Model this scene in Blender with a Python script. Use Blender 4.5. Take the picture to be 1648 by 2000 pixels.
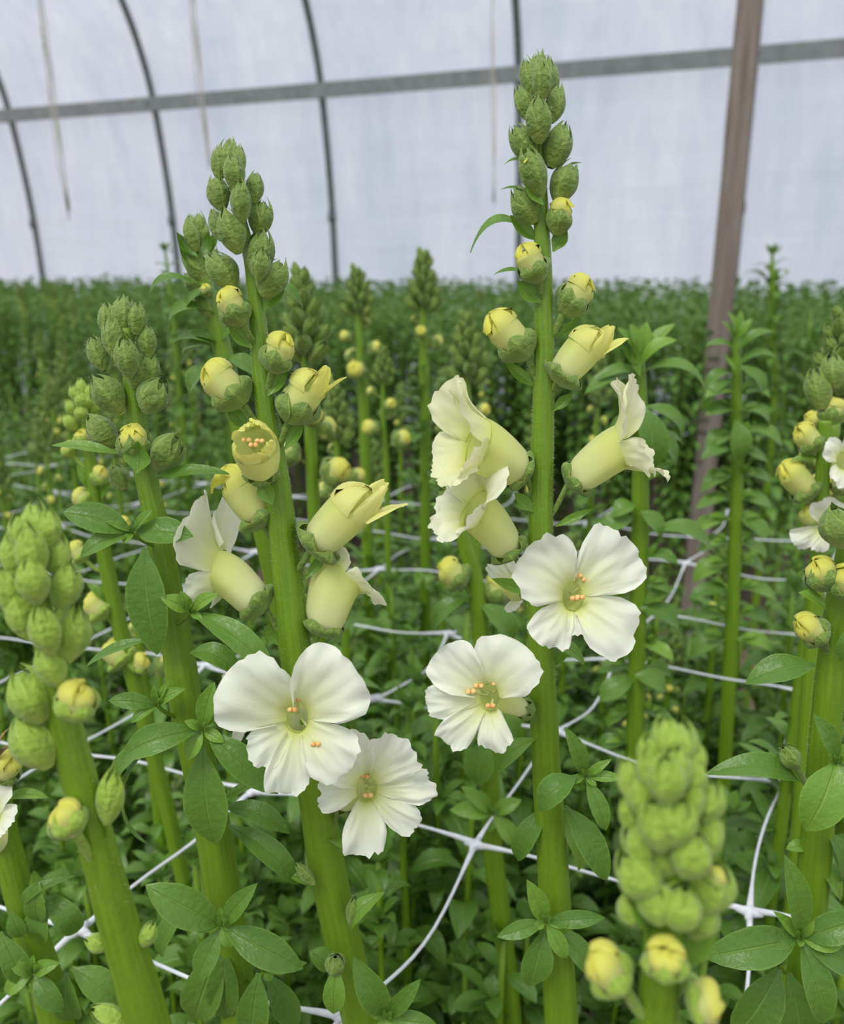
import bpy, math, random
import numpy as np
from mathutils import Vector, noise

# ---------------------------------------------------------------- camera, sky, light, exposure
for o in list(bpy.data.objects):
    bpy.data.objects.remove(o)
S = bpy.context.scene
COL = S.collection
F = 1650.0
PITCH = math.radians(16)
CP, SP = math.cos(PITCH), math.sin(PITCH)
CAMZ = 1.0
cam_d = bpy.data.cameras.new('camera')
cam = bpy.data.objects.new('camera', cam_d)
COL.objects.link(cam)
cam.location = (0, 0, CAMZ)
cam.rotation_euler = (math.pi / 2 - PITCH, 0, 0)
cam_d.sensor_fit = 'VERTICAL'
cam_d.sensor_height = 36.0
cam_d.lens = 36.0 * F / 2000.0
cam_d.clip_start = 0.01
cam_d.clip_end = 60
cam_d.dof.use_dof = True
cam_d.dof.focus_distance = 0.262
cam_d.dof.aperture_fstop = cam_d.lens / 2.2
S.camera = cam

w = bpy.data.worlds.new('overcast_sky')
S.world = w
w.use_nodes = True
nt = w.node_tree
nt.nodes.clear()
wo = nt.nodes.new('ShaderNodeOutputWorld')
bg = nt.nodes.new('ShaderNodeBackground')
tc = nt.nodes.new('ShaderNodeTexCoord')
sx = nt.nodes.new('ShaderNodeSeparateXYZ')
rp = nt.nodes.new('ShaderNodeValToRGB')
nt.links.new(tc.outputs['Generated'], sx.inputs[0])
nt.links.new(sx.outputs['Z'], rp.inputs[0])
nt.links.new(rp.outputs[0], bg.inputs[0])
nt.links.new(bg.outputs[0], wo.inputs[0])
rp.color_ramp.elements[0].position = 0.0
rp.color_ramp.elements[0].color = (0.56, 0.59, 0.64, 1)
rp.color_ramp.elements[1].position = 0.9
rp.color_ramp.elements[1].color = (1.0, 1.0, 1.0, 1)
bg.inputs[1].default_value = 0.98

sun_d = bpy.data.lights.new('hazy_sun', 'SUN')
sun_d.energy = 1.5
sun_d.angle = math.radians(26)
sun_d.color = (1.0, 0.98, 0.94)
sun = bpy.data.objects.new('hazy_sun', sun_d)
sun.rotation_euler = (math.radians(28), math.radians(-22), 0)
COL.objects.link(sun)

S.view_settings.view_transform = 'Standard'
S.view_settings.look = 'None'
S.view_settings.exposure = 0.36
S.view_settings.gamma = 1
S.view_settings.use_curve_mapping = False
S.cycles.max_bounces = 7
S.cycles.diffuse_bounces = 3
S.cycles.glossy_bounces = 2
S.cycles.transmission_bounces = 4
S.cycles.transparent_max_bounces = 4
S.cycles.use_adaptive_sampling = True
S.cycles.adaptive_threshold = 0.02
S.cycles.use_denoising = True

# ---------------------------------------------------------------- geometry helpers
V = lambda *a: np.array(a, float)
def nrm(a):
    n = np.linalg.norm(a)
    return a / n if n > 1e-12 else V(0, 0, 1)
def ray(px, py):
    u = (px - 824) / F; v = (1000 - py) / F
    return V(u, CP + SP * v, -SP + CP * v)
def P(px, py, d):                       # the point at forward distance d on a sight line
    r = ray(px, py)
    return V(0, 0, CAMZ) + r * d / r[1]
def atz(px, py, z):
    r = ray(px, py)
    return V(0, 0, CAMZ) + r * (z - CAMZ) / r[2]
def unit(px, py, d):                    # metres per pixel there
    p = P(px, py, d)
    return (p[1] * CP - (p[2] - CAMZ) * SP) / F
def D(dx, dy, dz):                      # right, up, towards the lens
    return nrm(V(dx, SP * dy - CP * dz, CP * dy + SP * dz))
def proj(p):
    q = V(p[0], p[1], p[2] - CAMZ)
    zz = q[1] * CP - q[2] * SP
    return 824 + F * q[0] / zz, 1000 - F * (q[1] * SP + q[2] * CP) / zz, zz

class MB:
    def __init__(s):
        s.v = []; s.f = []; s.a = []; s.m = []; s.n = 0
    def add(s, v, f, a, mi=0):
        v = np.asarray(v, float).reshape(-1, 3)
        s.v.append(v); s.a.append(np.asarray(a, float).reshape(-1, 3))
        n = s.n
        s.f.extend([tuple(i + n for i in q) for q in f])
        s.m.extend([mi] * len(f))
        s.n += len(v)
    def data(s, name, mats, smooth=True):
        me = bpy.data.meshes.new(name)
        if s.n:
            me.from_pydata(np.concatenate(s.v).tolist(), [], s.f)
            at = me.attributes.new('p', 'FLOAT_VECTOR', 'POINT')
            at.data.foreach_set('vector', np.concatenate(s.a).ravel())
        for m in (mats if isinstance(mats, (list, tuple)) else [mats]):
            me.materials.append(m)
        if len(me.polygons):
            me.polygons.foreach_set('material_index', s.m)
            if smooth:
                me.polygons.foreach_set('use_smooth', [True] * len(me.polygons))
        me.update()
        return me
    def obj(s, name, mats, parent=None, smooth=True):
        o = bpy.data.objects.new(name, s.data(name, mats, smooth))
        COL.objects.link(o)
        if parent is not None:
            o.parent = parent
            o.matrix_parent_inverse = parent_inv(parent)
        return o

def parent_inv(p):
    m = p.matrix_basis.copy()
    q = p
    while q.parent is not None:
        q = q.parent
    if q is not p:                     # parts sit in world coordinates under an unmoved parent
        return m.inverted()
    return m.inverted()

def empty(name, loc):
    o = bpy.data.objects.new(name, None)
    o.empty_display_size = 0.02
    o.location = tuple(loc)
    COL.objects.link(o)
    return o
def tag(o, label, cat, group=None, kind=None):
    o['label'] = label; o['category'] = cat
    if group: o['group'] = group
    if kind: o['kind'] = kind
    return o

def grid_faces(nu, nv, closed=False):
    f = []
    for i in range(nu - 1):
        for j in range(nv if closed else nv - 1):
            k = (j + 1) % nv
            f.append((i * nv + j, i * nv + k, (i + 1) * nv + k, (i + 1) * nv + j))
    return f
_GF = {}
def gf(nu, nv, closed=False):
    k = (nu, nv, closed)
    if k not in _GF: _GF[k] = grid_faces(nu, nv, closed)
    return _GF[k]

def catmull(pts, n):
    pts = [np.asarray(p, float) for p in pts]
    pts = [2 * pts[0] - pts[1]] + pts + [2 * pts[-1] - pts[-2]]
    out = []
    for i in range(1, len(pts) - 2):
        a, b, c, d = pts[i - 1:i + 3]
        for k in range(n):
            t = k / n
            out.append(0.5 * ((2 * b) + (c - a) * t + (2 * a - 5 * b + 4 * c - d) * t * t + (3 * b - a - 3 * c + d) * t ** 3))
    out.append(pts[-2])
    return out

def tube(mb, pts, rad, nv=10, mi=0, seed=0.0, ridge=0.0, cap=True):
    pts = np.array(pts, float); n = len(pts)
    rad = np.ones(n) * rad if np.isscalar(rad) else np.array(rad)
    tg = np.gradient(pts, axis=0)
    ref = V(0.3, -1, 0.2) if abs(nrm(tg[0])[2]) > 0.5 else V(0, 0, 1)
    th = np.linspace(0, 2 * math.pi, nv, endpoint=False)
    vs = []; at = []
    for i in range(n):
        t = nrm(tg[i]); x = nrm(np.cross(ref, t)); y = np.cross(t, x)
        rr = rad[i] * (1 + ridge * np.cos(4 * th + 0.6))
        vs.append(pts[i] + rr[:, None] * (np.cos(th)[:, None] * x + np.sin(th)[:, None] * y))
        at.append(np.stack([th / 6.28318, np.full(nv, i / max(1, n - 1)), np.full(nv, seed)], 1))
    f = list(gf(n, nv, True))
    if cap:
        f += [tuple(range(nv - 1, -1, -1)), tuple((n - 1) * nv + k for k in range(nv))]
    mb.add(np.concatenate(vs), f, np.concatenate(at), mi)

def hairs(mb, pts, nors, ln, rng, wd=0.00004, mi=1):
    for p, n in zip(pts, nors):
        d = nrm(n + V(*[rng.gauss(0, .25) for _ in range(3)]))
        s = nrm(np.cross(d, V(rng.random() - .5, rng.random() - .5, rng.random() - .5))) * wd
        l = ln * rng.uniform(.5, 1.2)
        mb.add([p + s, p - s, p + d * l], [(0, 1, 2)], np.zeros((3, 3)), mi)

LP_T = np.array([0, .06, .18, .34, .52, .70, .85, .95, 1.0])
LP_W = np.array([.14, .2, .58, .9, 1.0, .84, .52, .22, .02])
def leaf(mb, p0, p2, width, up, arch=0.15, fold=0.28, nx=5, ny=10, seed=None, rng=random, twist=0.0, wave=0.03, mi=0):
    p0 = np.asarray(p0, float); p2 = np.asarray(p2, float)
    ch = p2 - p0; L = np.linalg.norm(ch)
    s0 = nrm(np.cross(ch, up)); nn = nrm(np.cross(s0, ch))
    p1 = (p0 + p2) / 2 + nn * L * arch * 2
    t = np.linspace(0, 1, ny)
    c = ((1 - t) ** 2)[:, None] * p0 + (2 * t * (1 - t))[:, None] * p1 + (t ** 2)[:, None] * p2
    tg = (2 * (1 - t))[:, None] * (p1 - p0) + (2 * t)[:, None] * (p2 - p1)
    tg /= np.linalg.norm(tg, axis=1)[:, None] + 1e-12
    wv = np.interp(t, LP_T, LP_W) * width / 2
    x = np.linspace(-1, 1, nx)
    sd = rng.random() if seed is None else seed
    ph = rng.random() * 6.28
    vs = np.zeros((ny, nx, 3)); at = np.zeros((ny, nx, 3))
    for i in range(ny):
        a = twist * (t[i] - .3)
        N = nrm(np.cross(s0, tg[i])); Sd = s0 * math.cos(a) + N * math.sin(a); N = nrm(np.cross(Sd, tg[i]))
        lift = fold * wv[i] * np.abs(x) ** 1.3 + wave * width * np.sin(t[i] * 9 + ph + np.sign(x) * 1.1) * np.abs(x) ** 2
        vs[i] = c[i] + (x * wv[i])[:, None] * Sd + lift[:, None] * N
        at[i, :, 0] = np.abs(x); at[i, :, 1] = t[i]; at[i, :, 2] = sd
    mb.add(vs.reshape(-1, 3), gf(ny, nx), at.reshape(-1, 3), mi)

def frame(z, up):
    z = nrm(z); x = np.cross(up, z)
    x = nrm(x) if np.linalg.norm(x) > 1e-4 else nrm(np.cross(V(0, -1, 0.2), z))
    return x, np.cross(z, x), z

def bud_r(t, k=.8):
    return np.sin(np.pi * np.clip(t * .90 + .05, 0, 1)) ** k

def sepal(mb, o, fr, L, R, th, ph0, rs=1.0, nx=7, ny=9, open_=0.0, point=2.6, seed=0.0, tipx=0.0, mi=0):
    x, y, z = fr
    t = np.linspace(0, 1, ny); s = np.linspace(-1, 1, nx)
    vs = np.zeros((ny, nx, 3)); at = np.zeros((ny, nx, 3))
    for i, ti in enumerate(t):
        r = R * rs * (bud_r(ti * (1 - .25 * open_)) + open_ * ti ** 1.5 * .5 + tipx * ti ** 6)
        a = th + s * ph0 * (1 - ti ** point) * (.75 + .6 * math.sin(math.pi * min(1, ti * .8 + .1)))
        rr = r * (1 + .10 * (1 - np.abs(s)) ** 2 - .05 * np.abs(s) ** 3)
        vs[i] = o + (rr * np.cos(a))[:, None] * x + (rr * np.sin(a))[:, None] * y + (L * ti + 0 * s)[:, None] * z
        at[i, :, 0] = np.abs(s); at[i, :, 1] = ti; at[i, :, 2] = seed
    mb.add(vs.reshape(-1, 3), gf(ny, nx), at.reshape(-1, 3), mi)

def closed_bud(mb, o, ax, L, R, rng, up=None, low=False, nsep=5, hair=0, mi=0):
    up = up if up is not None else V(0, 0, 1)
    fr = frame(ax, up)
    q = dict(nx=4, ny=5) if low else dict(nx=9, ny=12)
    off = rng.random() * 6.28
    n = nsep if not low else 3
    sd = rng.random()
    for k in range(n):
        th = off + k * 2 * math.pi / n + rng.uniform(-.15, .15)
        if n == 5: th = off + k * 2 * math.pi * 2 / 5
        sepal(mb, o, fr, L * rng.uniform(.9, 1.05), R, th, (.95 if n == 5 else 1.35), 1 - .035 * k, seed=sd, tipx=.015, mi=mi, **q)
    # inner core so no gaps show
    if not low:
        t = np.linspace(0, 1, 8); vs = []; at = []
        th = np.linspace(0, 2 * math.pi, 12, endpoint=False)
        for ti in t:
            r = R * .82 * bud_r(ti)
            vs.append(o + (r * np.cos(th))[:, None] * fr[0] + (r * np.sin(th))[:, None] * fr[1] + fr[2] * L * .88 * ti)
            at.append(np.stack([0 * th + .7, 0 * th + ti, 0 * th + sd], 1))
        mb.add(np.concatenate(vs), gf(8, 12, True), np.concatenate(at), mi)
    if hair:
        ps = []; ns = []
        for _ in range(hair):
            t = rng.random() ** .8; a = rng.random() * 6.28; r = R * 1.06 * bud_r(t)
            n = math.cos(a) * fr[0] + math.sin(a) * fr[1]
            ps.append(o + n * r + fr[2] * L * t); ns.append(n + fr[2] * (t - .3))
        hairs(mb, ps, ns, .0007, rng)

def lobe(mb, o, fr, r0, th, dth, L, a0, a1, pw=1.0, nx=17, ny=12, ruffle=.06, tint=0.0, seed=0, outline=3.0, asp=1.0, notch=.05, y0=0.15, squeeze=0.0, lift=0.0):
    """one corolla lobe: leaves the mouth ring at angle th, its path turns from a0 to a1 (degrees off the tube axis)"""
    x, y, z = fr
    rng = random.Random(seed)
    ph = [rng.random() * 6.28 for _ in range(6)]
    N = 24
    tt = (np.arange(N) + .5) / N
    al = np.radians(a0 + (a1 - a0) * tt ** pw)
    cr = np.concatenate([[0], np.cumsum(np.sin(al)) / N]); cz = np.concatenate([[0], np.cumsum(np.cos(al)) / N])
    tk = np.linspace(0, 1, N + 1)
    s = np.linspace(-1, 1, nx)
    out = (1 - np.abs(s) ** outline) ** .55
    out = .16 + .84 * out
    nz1 = lambda k, w_: np.array([noise.noise(Vector((q * k + ph[0] * 3, ph[1] * 5 + w_, 1.7))) for q in s])
    out *= 1 + notch * (3.2 * nz1(1.6, 0) + 2.4 * nz1(4.5, 3) + 1.5 * nz1(11, 7))
    vs = np.zeros((ny, nx, 3)); at = np.zeros((ny, nx, 3))
    for i in range(ny):
        t = i / (ny - 1)
        S_ = t * out
        r = r0 + L * np.interp(S_, tk, cr)
        zz = L * np.interp(S_, tk, cz)
        a = th + dth * s * (1 - squeeze * t)
        al_l = np.interp(S_, tt, al)
        nr = -np.cos(al_l); nz = np.sin(al_l)
        disp = ruffle * L * t ** 1.5 * np.array([2.2 * noise.noise(Vector((q * 1.5 + ph[2], t * 1.3 + ph[3], 0))) + 1.2 * noise.noise(Vector((q * 4 + ph[5], t * 2.2, 4))) + .5 * t * noise.noise(Vector((q * 10, t * 3, ph[4]))) for q in s])
        disp += lift * L * t * s
        r = r + nr * disp; zz = zz + nz * disp
        vs[i] = o + (r * np.cos(a) * (asp + (1 - asp) * min(1, t * 1.6) ** .7))[:, None] * x + (r * np.sin(a))[:, None] * y + zz[:, None] * z
        at[i, :, 0] = s; at[i, :, 1] = y0 + (1 - y0) * t; at[i, :, 2] = tint
    mb.add(vs.reshape(-1, 3), gf(ny, nx), at.reshape(-1, 3))

def flower_tube(mb, base, bdir, mouth, fr, rb, rm, tint, n=14, nv=28, flare=1.0, asp=1.0):
    ln = np.linalg.norm(mouth - base)
    bdir = nrm(bdir); z = fr[2]
    vs = []; at = []
    th = np.linspace(0, 2 * math.pi, nv, endpoint=False)
    for i in range(n):
        t = i / (n - 1)
        h0 = 2 * t ** 3 - 3 * t ** 2 + 1; h1 = t ** 3 - 2 * t ** 2 + t; h2 = -2 * t ** 3 + 3 * t ** 2; h3 = t ** 3 - t ** 2
        c = h0 * base + h1 * bdir * ln + h2 * mouth + h3 * z * ln * .8
        zz = nrm(bdir * (1 - t) + z * t)
        x = nrm(fr[0] - zz * np.dot(fr[0], zz)); y = np.cross(zz, x)
        r = rb * 1.0 + (rm - rb) * (t ** .7 * .9 + .1 * t ** 4)
        r *= (1 + .10 * math.sin(math.pi * t)) * (.42 + .58 * min(1, t / .22) ** .6)
        rr = r * (1 + .05 * np.cos(2 * th - .5) + .03 * np.cos(5 * th))
        vs.append(c + (rr * np.cos(th) * asp)[:, None] * x + (rr * np.sin(th))[:, None] * y)
        at.append(np.stack([np.sin(th * 3), np.full(nv, .38 - .3 * t), np.full(nv, tint)], 1))
    mb.add(np.concatenate(vs), gf(n, nv, True), np.concatenate(at))
    return vs

# ---------------------------------------------------------------- materials
def mat(name):
    m = bpy.data.materials.new(name); m.use_nodes = True
    n = m.node_tree.nodes; b = n['Principled BSDF']
    return m, m.node_tree, b
def node(nt, typ, **kw):
    n = nt.nodes.new(typ)
    for k, v in kw.items(): setattr(n, k, v)
    return n
def ramp(nt, fac, stops):
    r = node(nt, 'ShaderNodeValToRGB')
    e = r.color_ramp.elements
    while len(e) < len(stops): e.new(0.5)
    for q, (p, c) in zip(e, stops):
        q.position = p; q.color = (*c, 1)
    nt.links.new(fac, r.inputs[0])
    return r.outputs[0]
def mixc(nt, f, a, b, typ='MIX'):
    m = node(nt, 'ShaderNodeMix', data_type='RGBA', blend_type=typ)
    for i, q in ((0, f), (6, a), (7, b)):
        if isinstance(q, (int, float)): m.inputs[i].default_value = q
        elif isinstance(q, tuple): m.inputs[i].default_value = (*q, 1)
        else: nt.links.new(q, m.inputs[i])
    return m.outputs[2]
def math_(nt, op, a, b=None, c=None, clamp=False):
    m = node(nt, 'ShaderNodeMath', operation=op, use_clamp=clamp)
    for i, q in enumerate((a, b, c)):
        if q is None: continue
        if isinstance(q, (int, float)): m.inputs[i].default_value = q
        else: nt.links.new(q, m.inputs[i])
    return m.outputs[0]
def attr(nt):
    a = node(nt, 'ShaderNodeAttribute', attribute_name='p')
    s = node(nt, 'ShaderNodeSeparateXYZ')
    nt.links.new(a.outputs['Vector'], s.inputs[0])
    return s.outputs
def noise_(nt, scale, detail=3, vec=None, rough=.5):
    n = node(nt, 'ShaderNodeTexNoise')
    n.inputs['Scale'].default_value = scale; n.inputs['Detail'].default_value = detail; n.inputs['Roughness'].default_value = rough
    if vec is None:
        t = node(nt, 'ShaderNodeTexCoord'); vec = t.outputs['Object']
    nt.links.new(vec, n.inputs['Vector'])
    return n.outputs['Fac']
def bump(nt, b, h, strength, dist):
    n = node(nt, 'ShaderNodeBump')
    n.inputs['Strength'].default_value = strength; n.inputs['Distance'].default_value = dist
    nt.links.new(h, n.inputs['Height']); nt.links.new(n.outputs[0], b.inputs['Normal'])
    return n.outputs[0]
def translucent(nt, b, col, fac, nor=None):
    out = [n for n in nt.nodes if n.type == 'OUTPUT_MATERIAL'][0]
    t = node(nt, 'ShaderNodeBsdfTranslucent'); m = node(nt, 'ShaderNodeMixShader')
    if isinstance(col, tuple): t.inputs[0].default_value = (*col, 1)
    else: nt.links.new(col, t.inputs[0])
    m.inputs[0].default_value = fac
    nt.links.new(b.outputs[0], m.inputs[1]); nt.links.new(t.outputs[0], m.inputs[2]); nt.links.new(m.outputs[0], out.inputs[0])

def leaf_mat(name, dark, light, rib, under, rough=.36, tf=.22, vary=.5):
    m, nt, b = mat(name)
    A = attr(nt)
    big = noise_(nt, 60, 3)
    c = mixc(nt, math_(nt, 'ADD', math_(nt, 'MULTIPLY', A[2], vary), math_(nt, 'MULTIPLY', big, 1 - vary), clamp=True), dark, light)
    fine = noise_(nt, 900, 2)
    c = mixc(nt, math_(nt, 'MULTIPLY', fine, .25), c, light)
    ribf = math_(nt, 'SUBTRACT', 1.0, math_(nt, 'MULTIPLY', A[0], 12), clamp=True)
    edge = math_(nt, 'MULTIPLY', math_(nt, 'SUBTRACT', A[0], .88, clamp=True), 5, clamp=True)
    vein = math_(nt, 'SINE', math_(nt, 'ADD', math_(nt, 'MULTIPLY', A[1], 46), math_(nt, 'MULTIPLY', A[0], -9)))
    veinf = math_(nt, 'MULTIPLY', math_(nt, 'GREATER_THAN', vein, .95), .10)
    c = mixc(nt, veinf, c, rib)
    c = mixc(nt, math_(nt, 'MULTIPLY', math_(nt, 'MAXIMUM', ribf, edge), .65), c, rib)
    g = node(nt, 'ShaderNodeNewGeometry')
    c = mixc(nt, g.outputs['Backfacing'], c, under)
    nt.links.new(c, b.inputs['Base Color'])
    b.inputs['Roughness'].default_value = rough
    b.inputs['Specular IOR Level'].default_value = .45
    h = math_(nt, 'ADD', math_(nt, 'MULTIPLY', math_(nt, 'ADD', ribf, math_(nt, 'MULTIPLY', veinf, 2)), -1.0), math_(nt, 'MULTIPLY', noise_(nt, 420, 3), 1.1))
    bump(nt, b, h, .6, .0008)
    translucent(nt, b, mixc(nt, .6, c, (.22, .42, .03)), tf)
    return m

M = {}
M['leaf'] = leaf_mat('leaf_green', (.052, .145, .016), (.135, .270, .036), (.23, .40, .08), (.15, .27, .075))
M['leaf_far'] = leaf_mat('leaf_green_far', (.052, .140, .022), (.135, .270, .044), (.22, .40, .08), (.15, .27, .075), rough=.45, tf=.22)
M['leaf_fresh'] = leaf_mat('leaf_fresh_green', (.095, .225, .024), (.20, .37, .045), (.31, .47, .09), (.18, .32, .08), tf=.25)

def bud_mat(name, dark, light, rib):
    m, nt, b = mat(name)
    A = attr(nt)
    n1 = noise_(nt, 700, 3); n2 = noise_(nt, 160, 2)
    c = mixc(nt, math_(nt, 'ADD', math_(nt, 'MULTIPLY', n1, .6), math_(nt, 'MULTIPLY', n2, .5), clamp=True), dark, light)
    ribf = math_(nt, 'MULTIPLY', math_(nt, 'SUBTRACT', 1.0, math_(nt, 'MULTIPLY', A[0], 5), clamp=True), .45)
    edge = math_(nt, 'MULTIPLY', math_(nt, 'SUBTRACT', A[0], .8, clamp=True), 3, clamp=True)
    c = mixc(nt, math_(nt, 'MAXIMUM', ribf, edge), c, rib)
    c = mixc(nt, math_(nt, 'MULTIPLY', math_(nt, 'SUBTRACT', .35, A[1], clamp=True), 2, clamp=True), c, rib)
    nt.links.new(c, b.inputs['Base Color'])
    b.inputs['Roughness'].default_value = .6
    b.inputs['Sheen Weight'].default_value = .35
    b.inputs['Sheen Tint'].default_value = (.8, .95, .75, 1)
    bump(nt, b, math_(nt, 'ADD', math_(nt, 'ADD', n1, n2), math_(nt, 'MULTIPLY', ribf, .25)), 1, .0009)
    translucent(nt, b, c, .14)
    return m
M['bud'] = bud_mat('bud_green', (.075, .155, .010), (.205, .31, .045), (.33, .44, .07))
M['bud_light'] = bud_mat('bud_light_green', (.17, .30, .015), (.35, .51, .055), (.43, .58, .08))

def stem_mat(name, a, c2, red=(.11, .17, .006)):
    m, nt, b = mat(name)
    A = attr(nt)
    t = node(nt, 'ShaderNodeCombineXYZ')
    nt.links.new(math_(nt, 'MULTIPLY', A[0], 14), t.inputs[0]); nt.links.new(math_(nt, 'MULTIPLY', A[1], 6), t.inputs[1])
    st = noise_(nt, 1.6, 4, t.outputs[0])
    fine = noise_(nt, 400, 3)
    c = mixc(nt, st, a, c2)
    c = mixc(nt, math_(nt, 'MULTIPLY', fine, .35), c, red)
    nt.links.new(c, b.inputs['Base Color'])
    b.inputs['Roughness'].default_value = .45
    b.inputs['Subsurface Weight'].default_value = 0
    bump(nt, b, math_(nt, 'ADD', st, math_(nt, 'MULTIPLY', fine, .5)), .5, .0007)
    return m
M['stem'] = stem_mat('stem_green', (.062, .165, .004), (.205, .36, .012))
M['stem_far'] = stem_mat('stem_green_far', (.10, .22, .02), (.22, .36, .04))

m, nt, b = mat('plant_hair'); b.inputs['Base Color'].default_value = (.75, .82, .6, 1); b.inputs['Roughness'].default_value = .4
translucent(nt, b, (.85, .9, .7), .5); M['hair'] = m

def petal_mat():
    m, nt, b = mat('petal_cream')
    A = attr(nt)
    throat = ramp(nt, A[1], [(0.0, (.60, .70, .14)), (.16, (.74, .80, .26)), (.34, (.83, .87, .52)), (.6, (.87, .90, .70)), (.9, (.90, .925, .82))])
    young = ramp(nt, A[1], [(0.0, (.60, .66, .16)), (.2, (.70, .74, .24)), (.5, (.76, .76, .12)), (1.0, (.80, .78, .09))])
    c = mixc(nt, A[2], throat, young)
    t = node(nt, 'ShaderNodeCombineXYZ')
    nt.links.new(math_(nt, 'MULTIPLY', A[0], 12), t.inputs[0]); nt.links.new(math_(nt, 'MULTIPLY', A[1], 2.5), t.inputs[1])
    ve = noise_(nt, 1.0, 3, t.outputs[0])
    c = mixc(nt, math_(nt, 'MULTIPLY', ve, .10), c, (.70, .74, .46))
    nt.links.new(c, b.inputs['Base Color'])
    b.inputs['Roughness'].default_value = .48
    b.inputs['Specular IOR Level'].default_value = .35
    b.inputs['Sheen Weight'].default_value = .15
    bump(nt, b, math_(nt, 'ADD', ve, math_(nt, 'MULTIPLY', noise_(nt, 260, 3), .8)), .22, .0006)
    translucent(nt, b, c, .38)
    return m
M['petal'] = petal_mat()
m, nt, b = mat('anther_orange'); b.inputs['Base Color'].default_value = (.80, .40, .08, 1); b.inputs['Roughness'].default_value = .7
nt.links.new(ramp(nt, noise_(nt, 900, 2), [(.3, (.74, .36, .10)), (.7, (.88, .64, .28))]), b.inputs['Base Color']); M['anther'] = m
m, nt, b = mat('filament_pale'); b.inputs['Base Color'].default_value = (.72, .78, .35, 1); b.inputs['Roughness'].default_value = .4
translucent(nt, b, (.75, .8, .4), .3); M['filament'] = m

m, nt, b = mat('wilted_brown')
nt.links.new(ramp(nt, noise_(nt, 500, 4), [(.3, (.12, .07, .025)), (.7, (.42, .32, .14))]), b.inputs['Base Color']); b.inputs['Roughness'].default_value = .85; M['wilt'] = m

# film
m, nt, b = mat('greenhouse_film')
t = node(nt, 'ShaderNodeTexCoord'); mp = node(nt, 'ShaderNodeMapping'); mp.inputs['Scale'].default_value = (1.6, 1.6, .35)
nt.links.new(t.outputs['Object'], mp.inputs[0])
n1 = noise_(nt, 1.6, 5, mp.outputs[0], .6)
mp2 = node(nt, 'ShaderNodeMapping'); mp2.inputs['Scale'].default_value = (4, 4, .7); mp2.inputs['Rotation'].default_value = (.2, .55, 0)
nt.links.new(t.outputs['Object'], mp2.inputs[0])
n2 = noise_(nt, 2.5, 4, mp2.outputs[0], .6)
mp3 = node(nt, 'ShaderNodeMapping'); mp3.inputs['Scale'].default_value = (.55, .55, 3.2); mp3.inputs['Rotation'].default_value = (0, .25, 0)
nt.links.new(t.outputs['Object'], mp3.inputs[0])
n3 = noise_(nt, 2.2, 4, mp3.outputs[0], .55)
c = ramp(nt, math_(nt, 'ADD', math_(nt, 'MULTIPLY', n1, .6), math_(nt, 'MULTIPLY', n2, .4)), [(.34, (.66, .71, .82)), (.52, (.78, .81, .90)), (.68, (.88, .90, .95))])
nt.links.new(c, b.inputs['Base Color'])
b.inputs['Roughness'].default_value = .35
b.inputs['Specular IOR Level'].default_value = .3
bump(nt, b, math_(nt, 'ADD', math_(nt, 'ADD', n1, math_(nt, 'MULTIPLY', n2, .4)), n3), .6, .06)
translucent(nt, b, c, .68); M['film'] = m

m, nt, b = mat('galvanised_steel')
nt.links.new(ramp(nt, noise_(nt, 30, 4), [(.3, (.115, .13, .125)), (.7, (.19, .21, .205))]), b.inputs['Base Color'])
b.inputs['Metallic'].default_value = .3; b.inputs['Roughness'].default_value = .5; M['steel'] = m
m, nt, b = mat('wiring_rail')
nt.links.new(ramp(nt, noise_(nt, 18, 4), [(.3, (.24, .26, .25)), (.7, (.34, .36, .345))]), b.inputs['Base Color'])
b.inputs['Metallic'].default_value = .2; b.inputs['Roughness'].default_value = .5; M['rail'] = m
m, nt, b = mat('weathered_wood')
t = node(nt, 'ShaderNodeTexCoord'); mp = node(nt, 'ShaderNodeMapping'); mp.inputs['Scale'].default_value = (28, 28, 1.6)
nt.links.new(t.outputs['Object'], mp.inputs[0])
g = noise_(nt, 2.2, 6, mp.outputs[0], .65)
gg = noise_(nt, 2.5, 3)
c = ramp(nt, g, [(.25, (.085, .066, .055)), (.5, (.20, .17, .145)), (.75, (.30, .265, .23))])
c = mixc(nt, math_(nt, 'MULTIPLY', gg, .35), c, (.10, .07, .055))
nt.links.new(c, b.inputs['Base Color']); b.inputs['Roughness'].default_value = .85
bump(nt, b, g, .8, .004); M['wood'] = m
m, nt, b = mat('soil_path')
nn = noise_(nt, 22, 8, rough=.65)
nt.links.new(ramp(nt, nn, [(.3, (.075, .045, .033)), (.55, (.20, .13, .10)), (.75, (.33, .23, .18))]), b.inputs['Base Color'])
b.inputs['Roughness'].default_value = .95; bump(nt, b, nn, 1, .03); M['soil'] = m
m, nt, b = mat('pale_bounce_ground'); nt.links.new(ramp(nt, noise_(nt, 12, 8), [(.3, (.48, .47, .46)), (.7, (.66, .65, .64))]), b.inputs['Base Color']); b.inputs['Roughness'].default_value = .9; M['bounce_ground'] = m  # invented pale ground tone, throws light back onto the film
m, nt, b = mat('white_plastic'); b.inputs['Base Color'].default_value = (.80, .83, .88, 1); b.inputs['Roughness'].default_value = .3
nt.links.new(ramp(nt, noise_(nt, 300, 2), [(.3, (.70, .74, .80)), (.7, (.86, .88, .92))]), b.inputs['Base Color'])
translucent(nt, b, (.8, .84, .9), .25); M['plastic'] = m
m, nt, b = mat('cotton_string'); b.inputs['Base Color'].default_value = (.62, .60, .56, 1); b.inputs['Roughness'].default_value = .9
nt.links.new(ramp(nt, noise_(nt, 80, 3), [(.3, (.40, .38, .34)), (.7, (.55, .53, .49))]), b.inputs['Base Color']); M['string'] = m

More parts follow.
